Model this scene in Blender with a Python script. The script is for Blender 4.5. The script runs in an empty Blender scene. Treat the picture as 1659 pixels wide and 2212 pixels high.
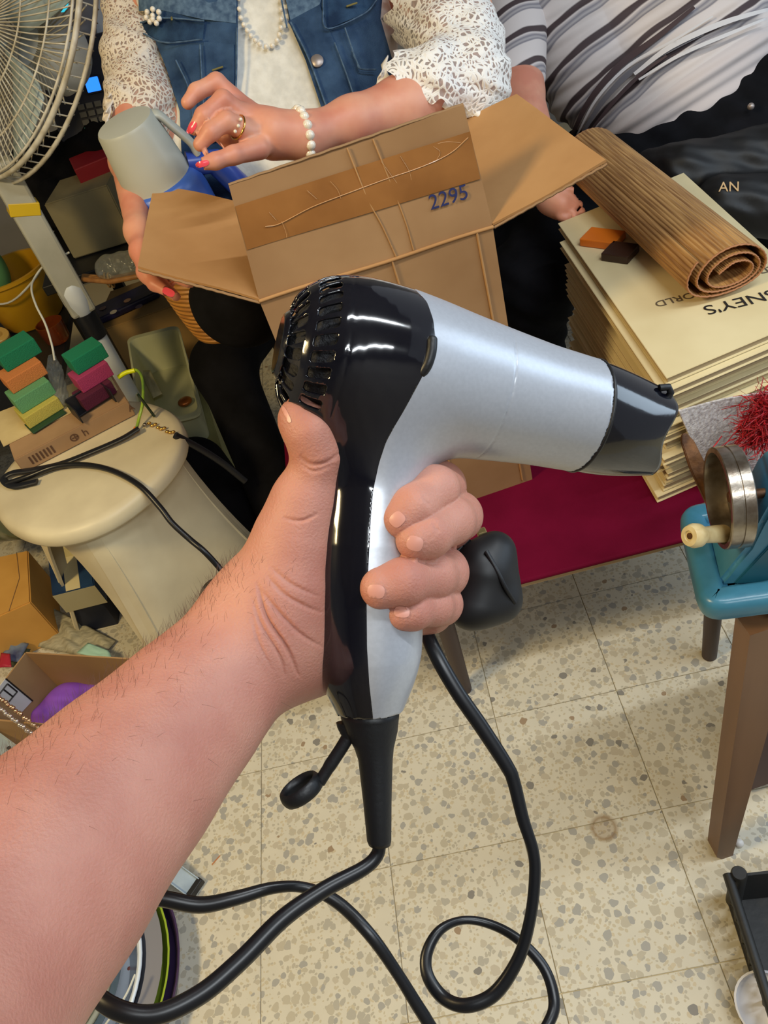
import bpy, bmesh, math, random
import numpy as np
from mathutils import Vector, Matrix
from mathutils.geometry import delaunay_2d_cdt
random.seed(7); np.random.seed(7)
SC = bpy.context.scene
COL = SC.collection
# ------------------------------------------------------------------ camera
F = 1700.0; CH = 1.45
_p = math.radians(43.5); _a = math.atan2(575, 1694)
fw = np.array([0, math.cos(_p), -math.sin(_p)]); _r0 = np.array([1, 0, 0.]); _u0 = np.array([0, math.sin(_p), math.cos(_p)])
rt = math.cos(_a)*_r0 - math.sin(_a)*_u0; up = math.sin(_a)*_r0 + math.cos(_a)*_u0
CAM = np.array([0, 0, CH])
cd = bpy.data.cameras.new('camera'); co = bpy.data.objects.new('camera', cd); COL.objects.link(co)
cd.sensor_fit = 'VERTICAL'; cd.sensor_height = 36; cd.lens = 36*F/2212; cd.clip_start = 0.02
co.matrix_world = Matrix(((rt[0], up[0], -fw[0], 0), (rt[1], up[1], -fw[1], 0), (rt[2], up[2], -fw[2], CH), (0, 0, 0, 1)))
SC.camera = co
# ------------------------------------------------------------------ light
w = bpy.data.worlds.new('world'); SC.world = w; w.use_nodes = True
w.node_tree.nodes['Background'].inputs[0].default_value = (0.90, 0.94, 1.0, 1)
w.node_tree.nodes['Background'].inputs[1].default_value = 0.26
def area(name, loc, target, sx, sy, power, col):
    l = bpy.data.lights.new(name, 'AREA'); l.shape = 'RECTANGLE'; l.size = sx; l.size_y = sy; l.energy = power; l.color = col
    o = bpy.data.objects.new(name, l); COL.objects.link(o); o.location = loc
    d = Vector(target)-Vector(loc); o.rotation_euler = d.to_track_quat('-Z', 'Y').to_euler()
    return o
area('tube_light_a', (0.95, 0.22, 2.70), (0.95, 0.22, 0), 1.2, 0.05, 20, (0.90, 0.96, 1.0))
area('tube_light_b', (0.75, -1.1, 2.70), (0.6, 0.2, 0), 1.2, 0.06, 20, (0.90, 0.96, 1.0))
area('doorway_light', (2.3, 0.3, 1.7), (0.5, 0.9, 0.4), 1.0, 1.6, 20, (0.66, 0.83, 1.0))
area('warm_lamp', (-1.3, 0.35, 2.3), (-0.15, 1.0, 0), 0.35, 0.35, 26, (1.0, 0.76, 0.38))
vs = SC.view_settings; vs.view_transform = 'Standard'; vs.look = 'None'; vs.gamma = 1; vs.use_curve_mapping = False; vs.exposure = 0.12

# ------------------------------------------------------------------ projection helpers (pixels of the photograph -> points of the place)
def ray(x, y): return fw+(x-829.5)/F*rt-(y-1106)/F*up
def at(x, y, z):
    d = ray(x, y); return CAM+d*((z-CH)/d[2])
def D(x, y, dep): return CAM+ray(x, y)*dep
def pxof(P):
    v = np.asarray(P, float)-CAM; d = v@fw
    return 829.5+F*(v@rt)/d, 1106-F*(v@up)/d
def R(px, dep): return px*dep/F
# ------------------------------------------------------------------ materials
def lin(c):
    return tuple(((v/255)/12.92 if v/255 <= .04045 else ((v/255+.055)/1.055)**2.4) for v in c)
MATS = {}
def mat(name, c, rough=.5, metal=0, c2=None, nscale=20, bump=0, bscale=None, spec=.5, coat=0, detail=4, trans=0, emit=None, sss=0, stretch=None, alpha=None, ramp=(.35, .65), sheen=0, coord='Object'):
    if name in MATS: return MATS[name]
    m = bpy.data.materials.new(name); m.use_nodes = True; nt = m.node_tree; N = nt.nodes; L = nt.links
    b = N['Principled BSDF']; b.inputs['Base Color'].default_value = (*lin(c), 1); b.inputs['Roughness'].default_value = rough
    b.inputs['Metallic'].default_value = metal; b.inputs['Specular IOR Level'].default_value = spec
    b.inputs['Coat Weight'].default_value = coat; b.inputs['Coat Roughness'].default_value = .05
    b.inputs['Transmission Weight'].default_value = trans
    if sss:
        b.inputs['Subsurface Weight'].default_value = sss; b.inputs['Subsurface Radius'].default_value = (1, .3, .15); b.inputs['Subsurface Scale'].default_value = .006
    if sheen: b.inputs['Sheen Weight'].default_value = sheen
    if alpha is not None: b.inputs['Alpha'].default_value = alpha
    if emit:
        b.inputs['Emission Color'].default_value = (*lin(c), 1); b.inputs['Emission Strength'].default_value = emit
    if c2 or bump:
        tc = N.new('ShaderNodeTexCoord'); mp = N.new('ShaderNodeMapping'); L.new(tc.outputs[coord], mp.inputs[0])
        if stretch: mp.inputs['Scale'].default_value = stretch
        n = N.new('ShaderNodeTexNoise'); n.inputs['Scale'].default_value = nscale; n.inputs['Detail'].default_value = detail; L.new(mp.outputs[0], n.inputs[0])
        if c2:
            r = N.new('ShaderNodeValToRGB'); r.color_ramp.elements[0].color = (*lin(c), 1); r.color_ramp.elements[1].color = (*lin(c2), 1)
            r.color_ramp.elements[0].position = ramp[0]; r.color_ramp.elements[1].position = ramp[1]
            L.new(n.outputs[0], r.inputs[0]); L.new(r.outputs[0], b.inputs['Base Color'])
        if bump:
            n2 = N.new('ShaderNodeTexNoise'); n2.inputs['Scale'].default_value = bscale or nscale; n2.inputs['Detail'].default_value = 6; L.new(mp.outputs[0], n2.inputs[0])
            bp = N.new('ShaderNodeBump'); bp.inputs['Strength'].default_value = bump; bp.inputs['Distance'].default_value = .002
            L.new(n2.outputs[0], bp.inputs['Height']); L.new(bp.outputs[0], b.inputs['Normal'])
    MATS[name] = m; return m
def nd(m, t): return m.node_tree.nodes.new(t)

skin = mat('skin', (194, 138, 120), .50, c2=(180, 120, 104), nscale=30, bump=.25, bscale=900, sss=.25, spec=.35)
skin_b = mat('skin_warm', (222, 160, 132), .45, c2=(205, 132, 108), nscale=14, sss=.2, spec=.4)
nail_m = mat('nail', (204, 146, 132), .38, spec=.4)
nail_red = mat('nail_red', (235, 80, 95), .2, spec=.6)
blackgloss = mat('black_gloss', (9, 10, 20), .10, spec=.6, coat=.6)
blackmatte = mat('black_matte', (20, 21, 24), .45, bump=.1, bscale=400)
cable_m = mat('cable_black', (20, 21, 25), .33)
silver = mat('silver_paint', (178, 182, 190), .34, metal=.35, spec=.5, c2=(184, 188, 196), nscale=600)
card = mat('cardboard', (190, 146, 98), .75, c2=(172, 128, 82), nscale=6, bump=.15, bscale=60, spec=.15)
card_d = mat('cardboard_brown', (168, 132, 94), .75, c2=(150, 114, 78), nscale=5, bump=.2, bscale=40, spec=.15)
card_edge = mat('cardboard_edge', (150, 118, 84), .9)
tape_m = mat('packing_tape', (160, 108, 56), .25, c2=(138, 90, 44), nscale=9, bump=.3, bscale=25, spec=.6)
tape_wr = mat('tape_wrinkle', (196, 150, 102), .2, spec=.7)
ink = mat('ink_blue', (32, 40, 92), .6)
inkblack = mat('ink_black', (28, 26, 26), .6)
magenta = mat('magenta_cloth', (108, 8, 44), .8, c2=(94, 4, 36), nscale=8, bump=.1, bscale=300, spec=.1)
white_p = mat('white_plastic', (222, 222, 210), .4, c2=(205, 203, 188), nscale=7)
cream_p = mat('cream_plastic', (226, 214, 180), .45, c2=(205, 192, 160), nscale=6, bump=.05)
paper = mat('book_cover_cream', (228, 212, 168), .6, c2=(214, 196, 150), nscale=5, spec=.2)
pagem = mat('book_pages', (196, 176, 138), .85, c2=(168, 146, 112), nscale=2, stretch=(1, 1, 300), bump=.4, bscale=3)
denim = mat('denim', (66, 92, 124), .8, c2=(36, 56, 84), nscale=22, bump=.6, bscale=500, spec=.1, ramp=(.3, .7))
denim_d = mat('denim_dark', (52, 78, 108), .8, c2=(30, 48, 74), nscale=26, bump=.6, bscale=500, spec=.1)
denim_seam = mat('denim_seam', (86, 112, 138), .8, c2=(48, 74, 104), nscale=90)
blackcloth = mat('black_cloth', (14, 14, 16), .9, c2=(24, 24, 28), nscale=12, bump=.4, bscale=30, spec=.1)
navycloth = mat('navy_cloth', (12, 14, 28), .9, c2=(20, 24, 44), nscale=5, bump=.3, bscale=20, spec=.1)
teal = mat('teal_paint', (52, 112, 140), .30, c2=(70, 132, 160), nscale=16, bump=.2, bscale=60, spec=.5)
teal_d = mat('teal_paint_dark', (24, 82, 104), .35, c2=(34, 92, 112), nscale=12, bump=.1, bscale=60)
chrome_old = mat('worn_steel', (176, 168, 156), .28, metal=.9, c2=(120, 106, 92), nscale=40, bump=.3, bscale=60)
rust = mat('rusty_steel', (120, 80, 44), .55, metal=.5, c2=(70, 44, 24), nscale=60, bump=.4, bscale=120)
ivory = mat('ivory_knob', (226, 208, 158), .35, c2=(200, 176, 124), nscale=60)
woodb = mat('brown_wood', (124, 88, 58), .45, c2=(98, 66, 42), nscale=14, stretch=(1, 1, .12), bump=.1)
woodleg = mat('dark_table_leg', (62, 44, 42), .5)
pearl = mat('pearl', (238, 228, 210), .2, coat=.6, spec=.6)
gold = mat('gold', (220, 176, 96), .22, metal=1)
steel = mat('galvanised_steel', (158, 172, 182), .4, metal=.5, c2=(134, 148, 160), nscale=20)
wall_m = mat('wall_paint', (150, 146, 140), .9, c2=(138, 134, 128), nscale=3)
dark_m = mat('dark_plastic', (26, 28, 34), .4)
grey_p = mat('grey_plastic', (150, 152, 158), .45, c2=(132, 134, 142), nscale=4)
clearbag = mat('clear_bag', (196, 200, 190), .15, trans=.7, bump=.9, bscale=30, alpha=.55)
# lace: white thread over openings
def lace_mat(name, scale, thr, solid=.45, col=(240, 236, 230)):
    m = bpy.data.materials.new(name); m.use_nodes = True; nt = m.node_tree; N = nt.nodes; L = nt.links; b = N['Principled BSDF']
    b.inputs['Base Color'].default_value = (*lin(col), 1); b.inputs['Roughness'].default_value = .8
    tc = N.new('ShaderNodeTexCoord')
    nz = N.new('ShaderNodeTexNoise'); nz.inputs['Scale'].default_value = 18; L.new(tc.outputs['Object'], nz.inputs[0])
    mx = N.new('ShaderNodeMix'); mx.data_type = 'RGBA'; mx.inputs[0].default_value = .035; L.new(tc.outputs['Object'], mx.inputs[6]); L.new(nz.outputs[1], mx.inputs[7])
    v = N.new('ShaderNodeTexVoronoi'); v.feature = 'DISTANCE_TO_EDGE'; v.inputs['Scale'].default_value = scale; L.new(mx.outputs[2], v.inputs[0])
    v2 = N.new('ShaderNodeTexVoronoi'); v2.inputs['Scale'].default_value = scale*.45; L.new(mx.outputs[2], v2.inputs[0])
    # rings around the centres of the larger cells
    s = N.new('ShaderNodeMath'); s.operation = 'MULTIPLY'; s.inputs[1].default_value = 20; L.new(v2.outputs['Distance'], s.inputs[0])
    sn = N.new('ShaderNodeMath'); sn.operation = 'SINE'; L.new(s.outputs[0], sn.inputs[0])
    g1 = N.new('ShaderNodeMath'); g1.operation = 'GREATER_THAN'; g1.inputs[1].default_value = .25; L.new(sn.outputs[0], g1.inputs[0])
    g2 = N.new('ShaderNodeMath'); g2.operation = 'LESS_THAN'; g2.inputs[1].default_value = thr; L.new(v.outputs['Distance'], g2.inputs[0])
    n3 = N.new('ShaderNodeTexNoise'); n3.inputs['Scale'].default_value = 9; L.new(tc.outputs['Object'], n3.inputs[0])
    g3 = N.new('ShaderNodeMath'); g3.operation = 'LESS_THAN'; g3.inputs[1].default_value = solid; L.new(n3.outputs[0], g3.inputs[0])
    a = N.new('ShaderNodeMath'); a.operation = 'MULTIPLY'; L.new(g1.outputs[0], a.inputs[0]); L.new(g3.outputs[0], a.inputs[1])
    o = N.new('ShaderNodeMath'); o.operation = 'MAXIMUM'; L.new(a.outputs[0], o.inputs[0]); L.new(g2.outputs[0], o.inputs[1])
    mxx = N.new('ShaderNodeMath'); mxx.operation = 'MAXIMUM'; mxx.inputs[1].default_value = .30; L.new(o.outputs[0], mxx.inputs[0]); L.new(mxx.outputs[0], b.inputs['Alpha'])
    bp = N.new('ShaderNodeBump'); bp.inputs['Strength'].default_value = .9; bp.inputs['Distance'].default_value = .003; bp.invert = True
    L.new(v.outputs['Distance'], bp.inputs['Height']); L.new(bp.outputs[0], b.inputs['Normal'])
    return m
lace_open = lace_mat('lace_open', 100, .15, .54)
lace_cream = lace_mat('lace_cream', 120, .14, .54, (224, 212, 196))
blouse_m = mat('blouse_white', (232, 230, 222), .8, c2=(214, 212, 204), nscale=50, bump=1, bscale=55)
# terrazzo
def terrazzo():
    m = bpy.data.materials.new('terrazzo'); m.use_nodes = True; N = m.node_tree.nodes; L = m.node_tree.links; b = N['Principled BSDF']
    ge = N.new('ShaderNodeNewGeometry'); oi = N.new('ShaderNodeObjectInfo')
    ad = N.new('ShaderNodeVectorMath'); ad.operation = 'ADD'; L.new(ge.outputs['Position'], ad.inputs[0]); 
    ml = N.new('ShaderNodeVectorMath'); ml.operation = 'SCALE'; L.new(oi.outputs['Random'], ml.inputs['Scale']); ml.inputs[0].default_value = (7, 5, 3); L.new(ml.outputs[0], ad.inputs[1])
    nz = N.new('ShaderNodeTexNoise'); nz.inputs['Scale'].default_value = 60; L.new(ad.outputs[0], nz.inputs[0])
    wv = N.new('ShaderNodeVectorMath'); wv.operation = 'MULTIPLY_ADD'; L.new(nz.outputs[1], wv.inputs[0]); wv.inputs[1].default_value = (.012,)*3; L.new(ad.outputs[0], wv.inputs[2])
    def layer(scale, ratio, dens, prev, cols, seed):
        v = N.new('ShaderNodeTexVoronoi'); v.voronoi_dimensions = '3D'; v.inputs['Scale'].default_value = scale; L.new(wv.outputs[0], v.inputs[0])
        sh = N.new('ShaderNodeSeparateColor'); L.new(v.outputs['Color'], sh.inputs[0])
        # chip radius varies by cell
        rr = N.new('ShaderNodeMath'); rr.operation = 'MULTIPLY_ADD'; rr.inputs[1].default_value = ratio*.5; rr.inputs[2].default_value = ratio*.6; L.new(sh.outputs[0], rr.inputs[0])
        c = N.new('ShaderNodeMath'); c.operation = 'LESS_THAN'; L.new(v.outputs['Distance'], c.inputs[0]); L.new(rr.outputs[0], c.inputs[1])
        k = N.new('ShaderNodeMath'); k.operation = 'LESS_THAN'; k.inputs[1].default_value = dens; L.new(sh.outputs[1], k.inputs[0])
        f = N.new('ShaderNodeMath'); f.operation = 'MULTIPLY'; L.new(c.outputs[0], f.inputs[0]); L.new(k.outputs[0], f.inputs[1])
        cr = N.new('ShaderNodeValToRGB'); cr.color_ramp.interpolation = 'CONSTANT'
        for i, (p_, cc) in enumerate(cols):
            e = cr.color_ramp.elements[i] if i < 2 else cr.color_ramp.elements.new(p_)
            e.position = p_; e.color = (*lin(cc), 1)
        L.new(sh.outputs[2], cr.inputs[0])
        mx = N.new('ShaderNodeMix'); mx.data_type = 'RGBA'; L.new(f.outputs[0], mx.inputs[0]); L.new(prev, mx.inputs[6]); L.new(cr.outputs[0], mx.inputs[7])
        return mx.outputs[2]
    base = N.new('ShaderNodeValToRGB'); base.color_ramp.elements[0].color = (*lin((222, 214, 192)), 1); base.color_ramp.elements[1].color = (*lin((204, 198, 180)), 1)
    nb = N.new('ShaderNodeTexNoise'); nb.inputs['Scale'].default_value = 14; L.new(ge.outputs['Position'], nb.inputs[0]); L.new(nb.outputs[0], base.inputs[0])
    c = layer(150, .5, .6, base.outputs[0], [(0, (198, 186, 158)), (.5, (186, 178, 158)), (.8, (204, 190, 160))], 0)
    c = layer(58, .46, .9, c, [(0, (180, 174, 158)), (.25, (190, 181, 159)), (.5, (168, 165, 156)), (.72, (194, 184, 162)), (.96, (138, 134, 126)), (.985, (160, 138, 112))], 0)
    # an old round stain near the sewing table
    sp = at(1305, 1790, 0); ds = N.new('ShaderNodeVectorMath'); ds.operation = 'DISTANCE'; L.new(ge.outputs['Position'], ds.inputs[0]); ds.inputs[1].default_value = tuple(sp)
    rg = N.new('ShaderNodeValToRGB'); es = rg.color_ramp.elements; es[0].position = 0; es[0].color = (.35,)*3+(1,); es[1].position = .016; es[1].color = (.35,)*3+(1,)
    for p_, q in ((.0205, .8), (.026, 0)):
        e = es.new(p_); e.color = (q,)*3+(1,)
    L.new(ds.outputs['Value'], rg.inputs[0])
    mx = N.new('ShaderNodeMix'); mx.data_type = 'RGBA'; L.new(rg.outputs[0], mx.inputs[0]); L.new(c, mx.inputs[6]); mx.inputs[7].default_value = (*lin((140, 108, 66)), 1)
    L.new(mx.outputs[2], b.inputs['Base Color']); b.inputs['Roughness'].default_value = .42; b.inputs['Specular IOR Level'].default_value = .35
    return m
terr = terrazzo(); grout = mat('grout', (206, 192, 156), .9)

# ------------------------------------------------------------------ object helpers
def parent(o, p):
    if p is not None:
        o.parent = p; o.matrix_parent_inverse = Matrix.Identity(4)
        # vertices are stored in the frame of the top object's origin
def org(p):
    l = Vector((0, 0, 0))
    while p is not None: l = l+p.location; p = p.parent
    return l
def tag(o, label, cat, group=None, kind=None):
    if label: o['label'] = label
    if cat: o['category'] = cat
    if group: o['group'] = group
    if kind: o['kind'] = kind
    return o
def thing(name, label, cat, loc, group=None):
    o = bpy.data.objects.new(name, None); COL.objects.link(o); o.location = Vector(loc); o.empty_display_size = .05
    return tag(o, label, cat, group)
def mesh(name, V, Fc, m, par=None, smooth=True, label=None, recenter=True):
    """V in world coordinates; origin set at the base centre for a top-level mesh"""
    V = np.asarray(V, float)
    if par is None and recenter:
        c = Vector(((V[:, 0].min()+V[:, 0].max())/2, (V[:, 1].min()+V[:, 1].max())/2, V[:, 2].min()))
    else: c = org(par)
    me = bpy.data.meshes.new(name); me.from_pydata([tuple(v) for v in (V-np.array(c))], [], [tuple(int(i) for i in f) for f in Fc])
    me.validate(); me.materials.append(m)
    bm = bmesh.new(); bm.from_mesh(me); bmesh.ops.recalc_face_normals(bm, faces=bm.faces); bm.to_mesh(me); bm.free()
    if smooth:
        me.polygons.foreach_set('use_smooth', [True]*len(me.polygons))
    o = bpy.data.objects.new(name, me); COL.objects.link(o)
    if par is None: o.location = c if recenter else (0, 0, 0)
    else: o.parent = par
    if label: o['label'] = label
    return o
def sharp(o, ang=35):
    me = o.data
    try: me.set_sharp_from_angle(angle=math.radians(ang))
    except Exception: pass
    return o
def bmo(name, bm, m, par=None, smooth=False, label=None):
    V = [v.co.copy() for v in bm.verts]; bm.verts.index_update()
    Fc = [[v.index for v in f.verts] for f in bm.faces]; bm.free()
    return mesh(name, [tuple(v) for v in V], Fc, m, par, smooth, label)
def frame(yaw=0, pitch=0, roll=0):
    return (Matrix.Rotation(yaw, 3, 'Z') @ Matrix.Rotation(pitch, 3, 'X') @ Matrix.Rotation(roll, 3, 'Y'))
def box(name, c, s, m, par=None, rot=None, bevel=.003, seg=2, label=None, smooth=False):
    bm = bmesh.new(); bmesh.ops.create_cube(bm, size=1)
    for v in bm.verts: v.co = Vector((v.co.x*s[0], v.co.y*s[1], v.co.z*s[2]))
    if bevel: bmesh.ops.bevel(bm, geom=list(bm.edges), offset=min(bevel, min(s)*.45), segments=seg, affect='EDGES', profile=.5)
    if rot is not None:
        for v in bm.verts: v.co = rot @ v.co
    for v in bm.verts: v.co += Vector(c)
    o = bmo(name, bm, m, par, smooth, label)
    return o
def prism(name, pts, vec, m, par=None, label=None, bevel=0, smooth=False):
    """extrude a world-space polygon along vec"""
    bm = bmesh.new(); vs_ = [bm.verts.new(tuple(p)) for p in pts]; f = bm.faces.new(vs_)
    r = bmesh.ops.extrude_face_region(bm, geom=[f])
    for v in r['geom']:
        if isinstance(v, bmesh.types.BMVert): v.co += Vector(vec)
    bmesh.ops.recalc_face_normals(bm, faces=bm.faces)
    if bevel: bmesh.ops.bevel(bm, geom=list(bm.edges), offset=bevel, segments=2, affect='EDGES')
    return bmo(name, bm, m, par, smooth, label)
def catmull(P, n=8, closed=False):
    P = [np.asarray(p, float) for p in P]; out = []; N = len(P)
    rng = range(N if closed else N-1)
    for i in rng:
        p1 = P[i]; p2 = P[(i+1) % N]
        p0 = P[(i-1) % N] if (closed or i > 0) else 2*p1-p2
        p3 = P[(i+2) % N] if (closed or i+2 < N) else 2*p2-p1
        for k in range(n):
            t = k/n; out.append(.5*((2*p1)+(-p0+p2)*t+(2*p0-5*p1+4*p2-p3)*t*t+(-p0+3*p1-3*p2+p3)*t**3))
    if not closed: out.append(P[-1])
    return out
def tube_vf(path, rad, seg=8, closed=False, flat=None, flatdir=None, cap=True):
    path = [np.asarray(p, float) for p in path]; n = len(path)
    if not hasattr(rad, '__len__'): rad = [rad]*n
    V = []; Fc = []; T = []
    for i in range(n):
        a = path[(i-1) % n] if (closed or i > 0) else path[i]; b = path[(i+1) % n] if (closed or i < n-1) else path[i]
        t = b-a; T.append(t/(np.linalg.norm(t)+1e-12))
    ref = np.array([0, 0, 1.]) if abs(T[0][2]) < .9 else np.array([1., 0, 0])
    nrm = np.cross(T[0], ref); nrm /= np.linalg.norm(nrm)
    for i in range(n):
        if flatdir is not None:
            fd = np.asarray(flatdir, float); nrm = fd-T[i]*(fd@T[i])
        else: nrm = nrm-T[i]*(nrm@T[i])
        nrm = nrm/(np.linalg.norm(nrm)+1e-12); b = np.cross(T[i], nrm)
        for k in range(seg):
            an = 2*math.pi*k/seg; fx = 1 if flat is None else flat
            V.append(path[i]+rad[i]*(math.cos(an)*nrm*fx+math.sin(an)*b))
    for i in range(n if closed else n-1):
        for k in range(seg):
            a = i*seg+k; b = i*seg+(k+1) % seg; j = (i+1) % n
            Fc.append((a, b, j*seg+(k+1) % seg, j*seg+k))
    if not closed and cap:
        Fc.append(tuple(range(seg))[::-1]); Fc.append(tuple((n-1)*seg+k for k in range(seg)))
    return V, Fc
def tube(name, path, rad, m, par=None, seg=8, closed=False, flat=None, flatdir=None, label=None):
    V, Fc = tube_vf(path, rad, seg, closed, flat, flatdir)
    return sharp(mesh(name, V, Fc, m, par, True, label), 60)
class Multi:
    def __init__(s): s.V = []; s.F = []
    def add(s, V, Fc):
        n = len(s.V); s.V += [tuple(v) for v in V]; s.F += [tuple(i+n for i in f) for f in Fc]
    def build(s, name, m, par=None, smooth=True, label=None): return mesh(name, s.V, s.F, m, par, smooth, label)
def lathe(name, prof, c, m, par=None, seg=32, axis=(0, 0, 1), label=None, flat=1):
    """prof: [(r, h)] along axis"""
    ax = np.asarray(axis, float); ax /= np.linalg.norm(ax)
    ref = np.array([0, 0, 1.]) if abs(ax[2]) < .9 else np.array([1., 0, 0])
    x = np.cross(ref, ax); x /= np.linalg.norm(x); y = np.cross(ax, x); V = []; Fc = []
    for r, h in prof:
        for k in range(seg):
            a = 2*math.pi*k/seg; V.append(np.asarray(c)+ax*h+r*(math.cos(a)*x+math.sin(a)*y*flat))
    n = len(prof)
    for i in range(n-1):
        for k in range(seg):
            Fc.append((i*seg+k, i*seg+(k+1) % seg, (i+1)*seg+(k+1) % seg, (i+1)*seg+k))
    if prof[0][0] > 1e-6: Fc.append(tuple(range(seg))[::-1])
    if prof[-1][0] > 1e-6: Fc.append(tuple((n-1)*seg+k for k in range(seg)))
    o = mesh(name, V, Fc, m, par, True, label)
    bm = bmesh.new(); bm.from_mesh(o.data); bmesh.ops.remove_doubles(bm, verts=bm.verts, dist=1e-6); bm.to_mesh(o.data); bm.free()
    return sharp(o, 40)
def ball(name, c, r, m, par=None, seg=12, scale=(1, 1, 1)):
    bm = bmesh.new(); bmesh.ops.create_uvsphere(bm, u_segments=seg, v_segments=max(6, seg//2), radius=r)
    for v in bm.verts: v.co = Vector((v.co.x*scale[0], v.co.y*scale[1], v.co.z*scale[2]))+Vector(c)
    return bmo(name, bm, m, par, True)
def panel(name, q, th, m, par=None, nu=1, nv=1, wob=0, label=None, smooth=False):
    """bilinear quad of 4 world corners with thickness"""
    q = [np.asarray(p, float) for p in q]; n = np.cross(q[1]-q[0], q[3]-q[0]); n /= np.linalg.norm(n); V = []; Fc = []
    for s in (0, 1):
        for j in range(nv+1):
            for i in range(nu+1):
                u, v = i/nu, j/nv
                P = (1-u)*(1-v)*q[0]+u*(1-v)*q[1]+u*v*q[2]+(1-u)*v*q[3]
                if wob: P = P+n*wob*math.sin(u*5.1+v*2.3+q[0][0]*40)*math.cos(v*4.2-u*1.7)
                V.append(P-n*th*s)
    st = (nu+1)*(nv+1); I = lambda i, j, s: s*st+j*(nu+1)+i
    for j in range(nv):
        for i in range(nu):
            Fc.append((I(i, j, 0), I(i+1, j, 0), I(i+1, j+1, 0), I(i, j+1, 0))); Fc.append((I(i, j, 1), I(i, j+1, 1), I(i+1, j+1, 1), I(i+1, j, 1)))
    for i in range(nu):
        Fc.append((I(i, 0, 0), I(i, 0, 1), I(i+1, 0, 1), I(i+1, 0, 0))); Fc.append((I(i, nv, 0), I(i+1, nv, 0), I(i+1, nv, 1), I(i, nv, 1)))
    for j in range(nv):
        Fc.append((I(0, j, 0), I(0, j+1, 0), I(0, j+1, 1), I(0, j, 1))); Fc.append((I(nu, j, 0), I(nu, j, 1), I(nu, j+1, 1), I(nu, j+1, 0)))
    return sharp(mesh(name, V, Fc, m, par, True, label), 30)
def text(name, s, M4, size, m, par, depth=.0004, shear=0, label=None):
    cu = bpy.data.curves.new(name, 'FONT'); cu.body = s; cu.size = size; cu.extrude = depth; cu.shear = shear; cu.offset = .0
    to = bpy.data.objects.new(name, cu); COL.objects.link(to)
    me = bpy.data.meshes.new_from_object(to.evaluated_get(bpy.context.evaluated_depsgraph_get()) if False else to)
    bpy.data.objects.remove(to); bpy.data.curves.remove(cu)
    V = [M4 @ v.co for v in me.vertices]; Fc = [list(p.vertices) for p in me.polygons]; bpy.data.meshes.remove(me)
    return mesh(name, [tuple(v) for v in V], Fc, m, par, False, label)
def basis(o, x, y):
    x = Vector(x).normalized(); y = Vector(y); y = (y-x*y.dot(x)).normalized(); z = x.cross(y)
    return Matrix(((x[0], y[0], z[0], o[0]), (x[1], y[1], z[1], o[1]), (x[2], y[2], z[2], o[2]), (0, 0, 0, 1)))
# ------------------------------------------------------------------ implicit surfaces
def cone(a, b, ra, rb):
    a = np.asarray(a, float); b = np.asarray(b, float); ba = b-a; L2 = ba@ba+1e-12
    def f(P):
        pa = P-a; q = pa@ba; h = np.minimum(np.maximum(q/L2, 0), 1)
        d2 = np.einsum('ij,ij->i', pa, pa)-h*(2*q-h*L2)
        return np.sqrt(np.maximum(d2, 0))-(ra+(rb-ra)*h)
    f.box = (np.minimum(a-ra, b-rb), np.maximum(a+ra, b+rb)); return f
def ell(c, M, r):
    """ellipsoid, axes = rows of M"""
    c = np.asarray(c, float); M = np.asarray(M, float); r = np.asarray(r, float)
    def f(P):
        q = (P-c)@M.T; k0 = np.linalg.norm(q/r, axis=1); k1 = np.linalg.norm(q/(r*r), axis=1)+1e-9
        return k0*(k0-1)/k1
    e = max(r); f.box = (c-e, c+e); return f
def smin(a, b, k):
    h = np.maximum(k-np.abs(a-b), 0)/k; return np.minimum(a, b)-h*h*k*.25
def union(fs, k):
    def f(P):
        d = fs[0](P)
        for g in fs[1:]: d = smin(d, g(P), k) if k > 0 else np.minimum(d, g(P))
        return d
    f.box = (np.min([g.box[0] for g in fs], axis=0), np.max([g.box[1] for g in fs], axis=0)); return f
def chain(pts, k=.004):
    """pts: [(px,py,depth,rpx)]"""
    W = [(D(x, y, d), R(r, d)) for x, y, d, r in pts]
    return union([cone(W[i][0], W[i+1][0], W[i][1], W[i+1][1]) for i in range(len(W)-1)], k)
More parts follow.
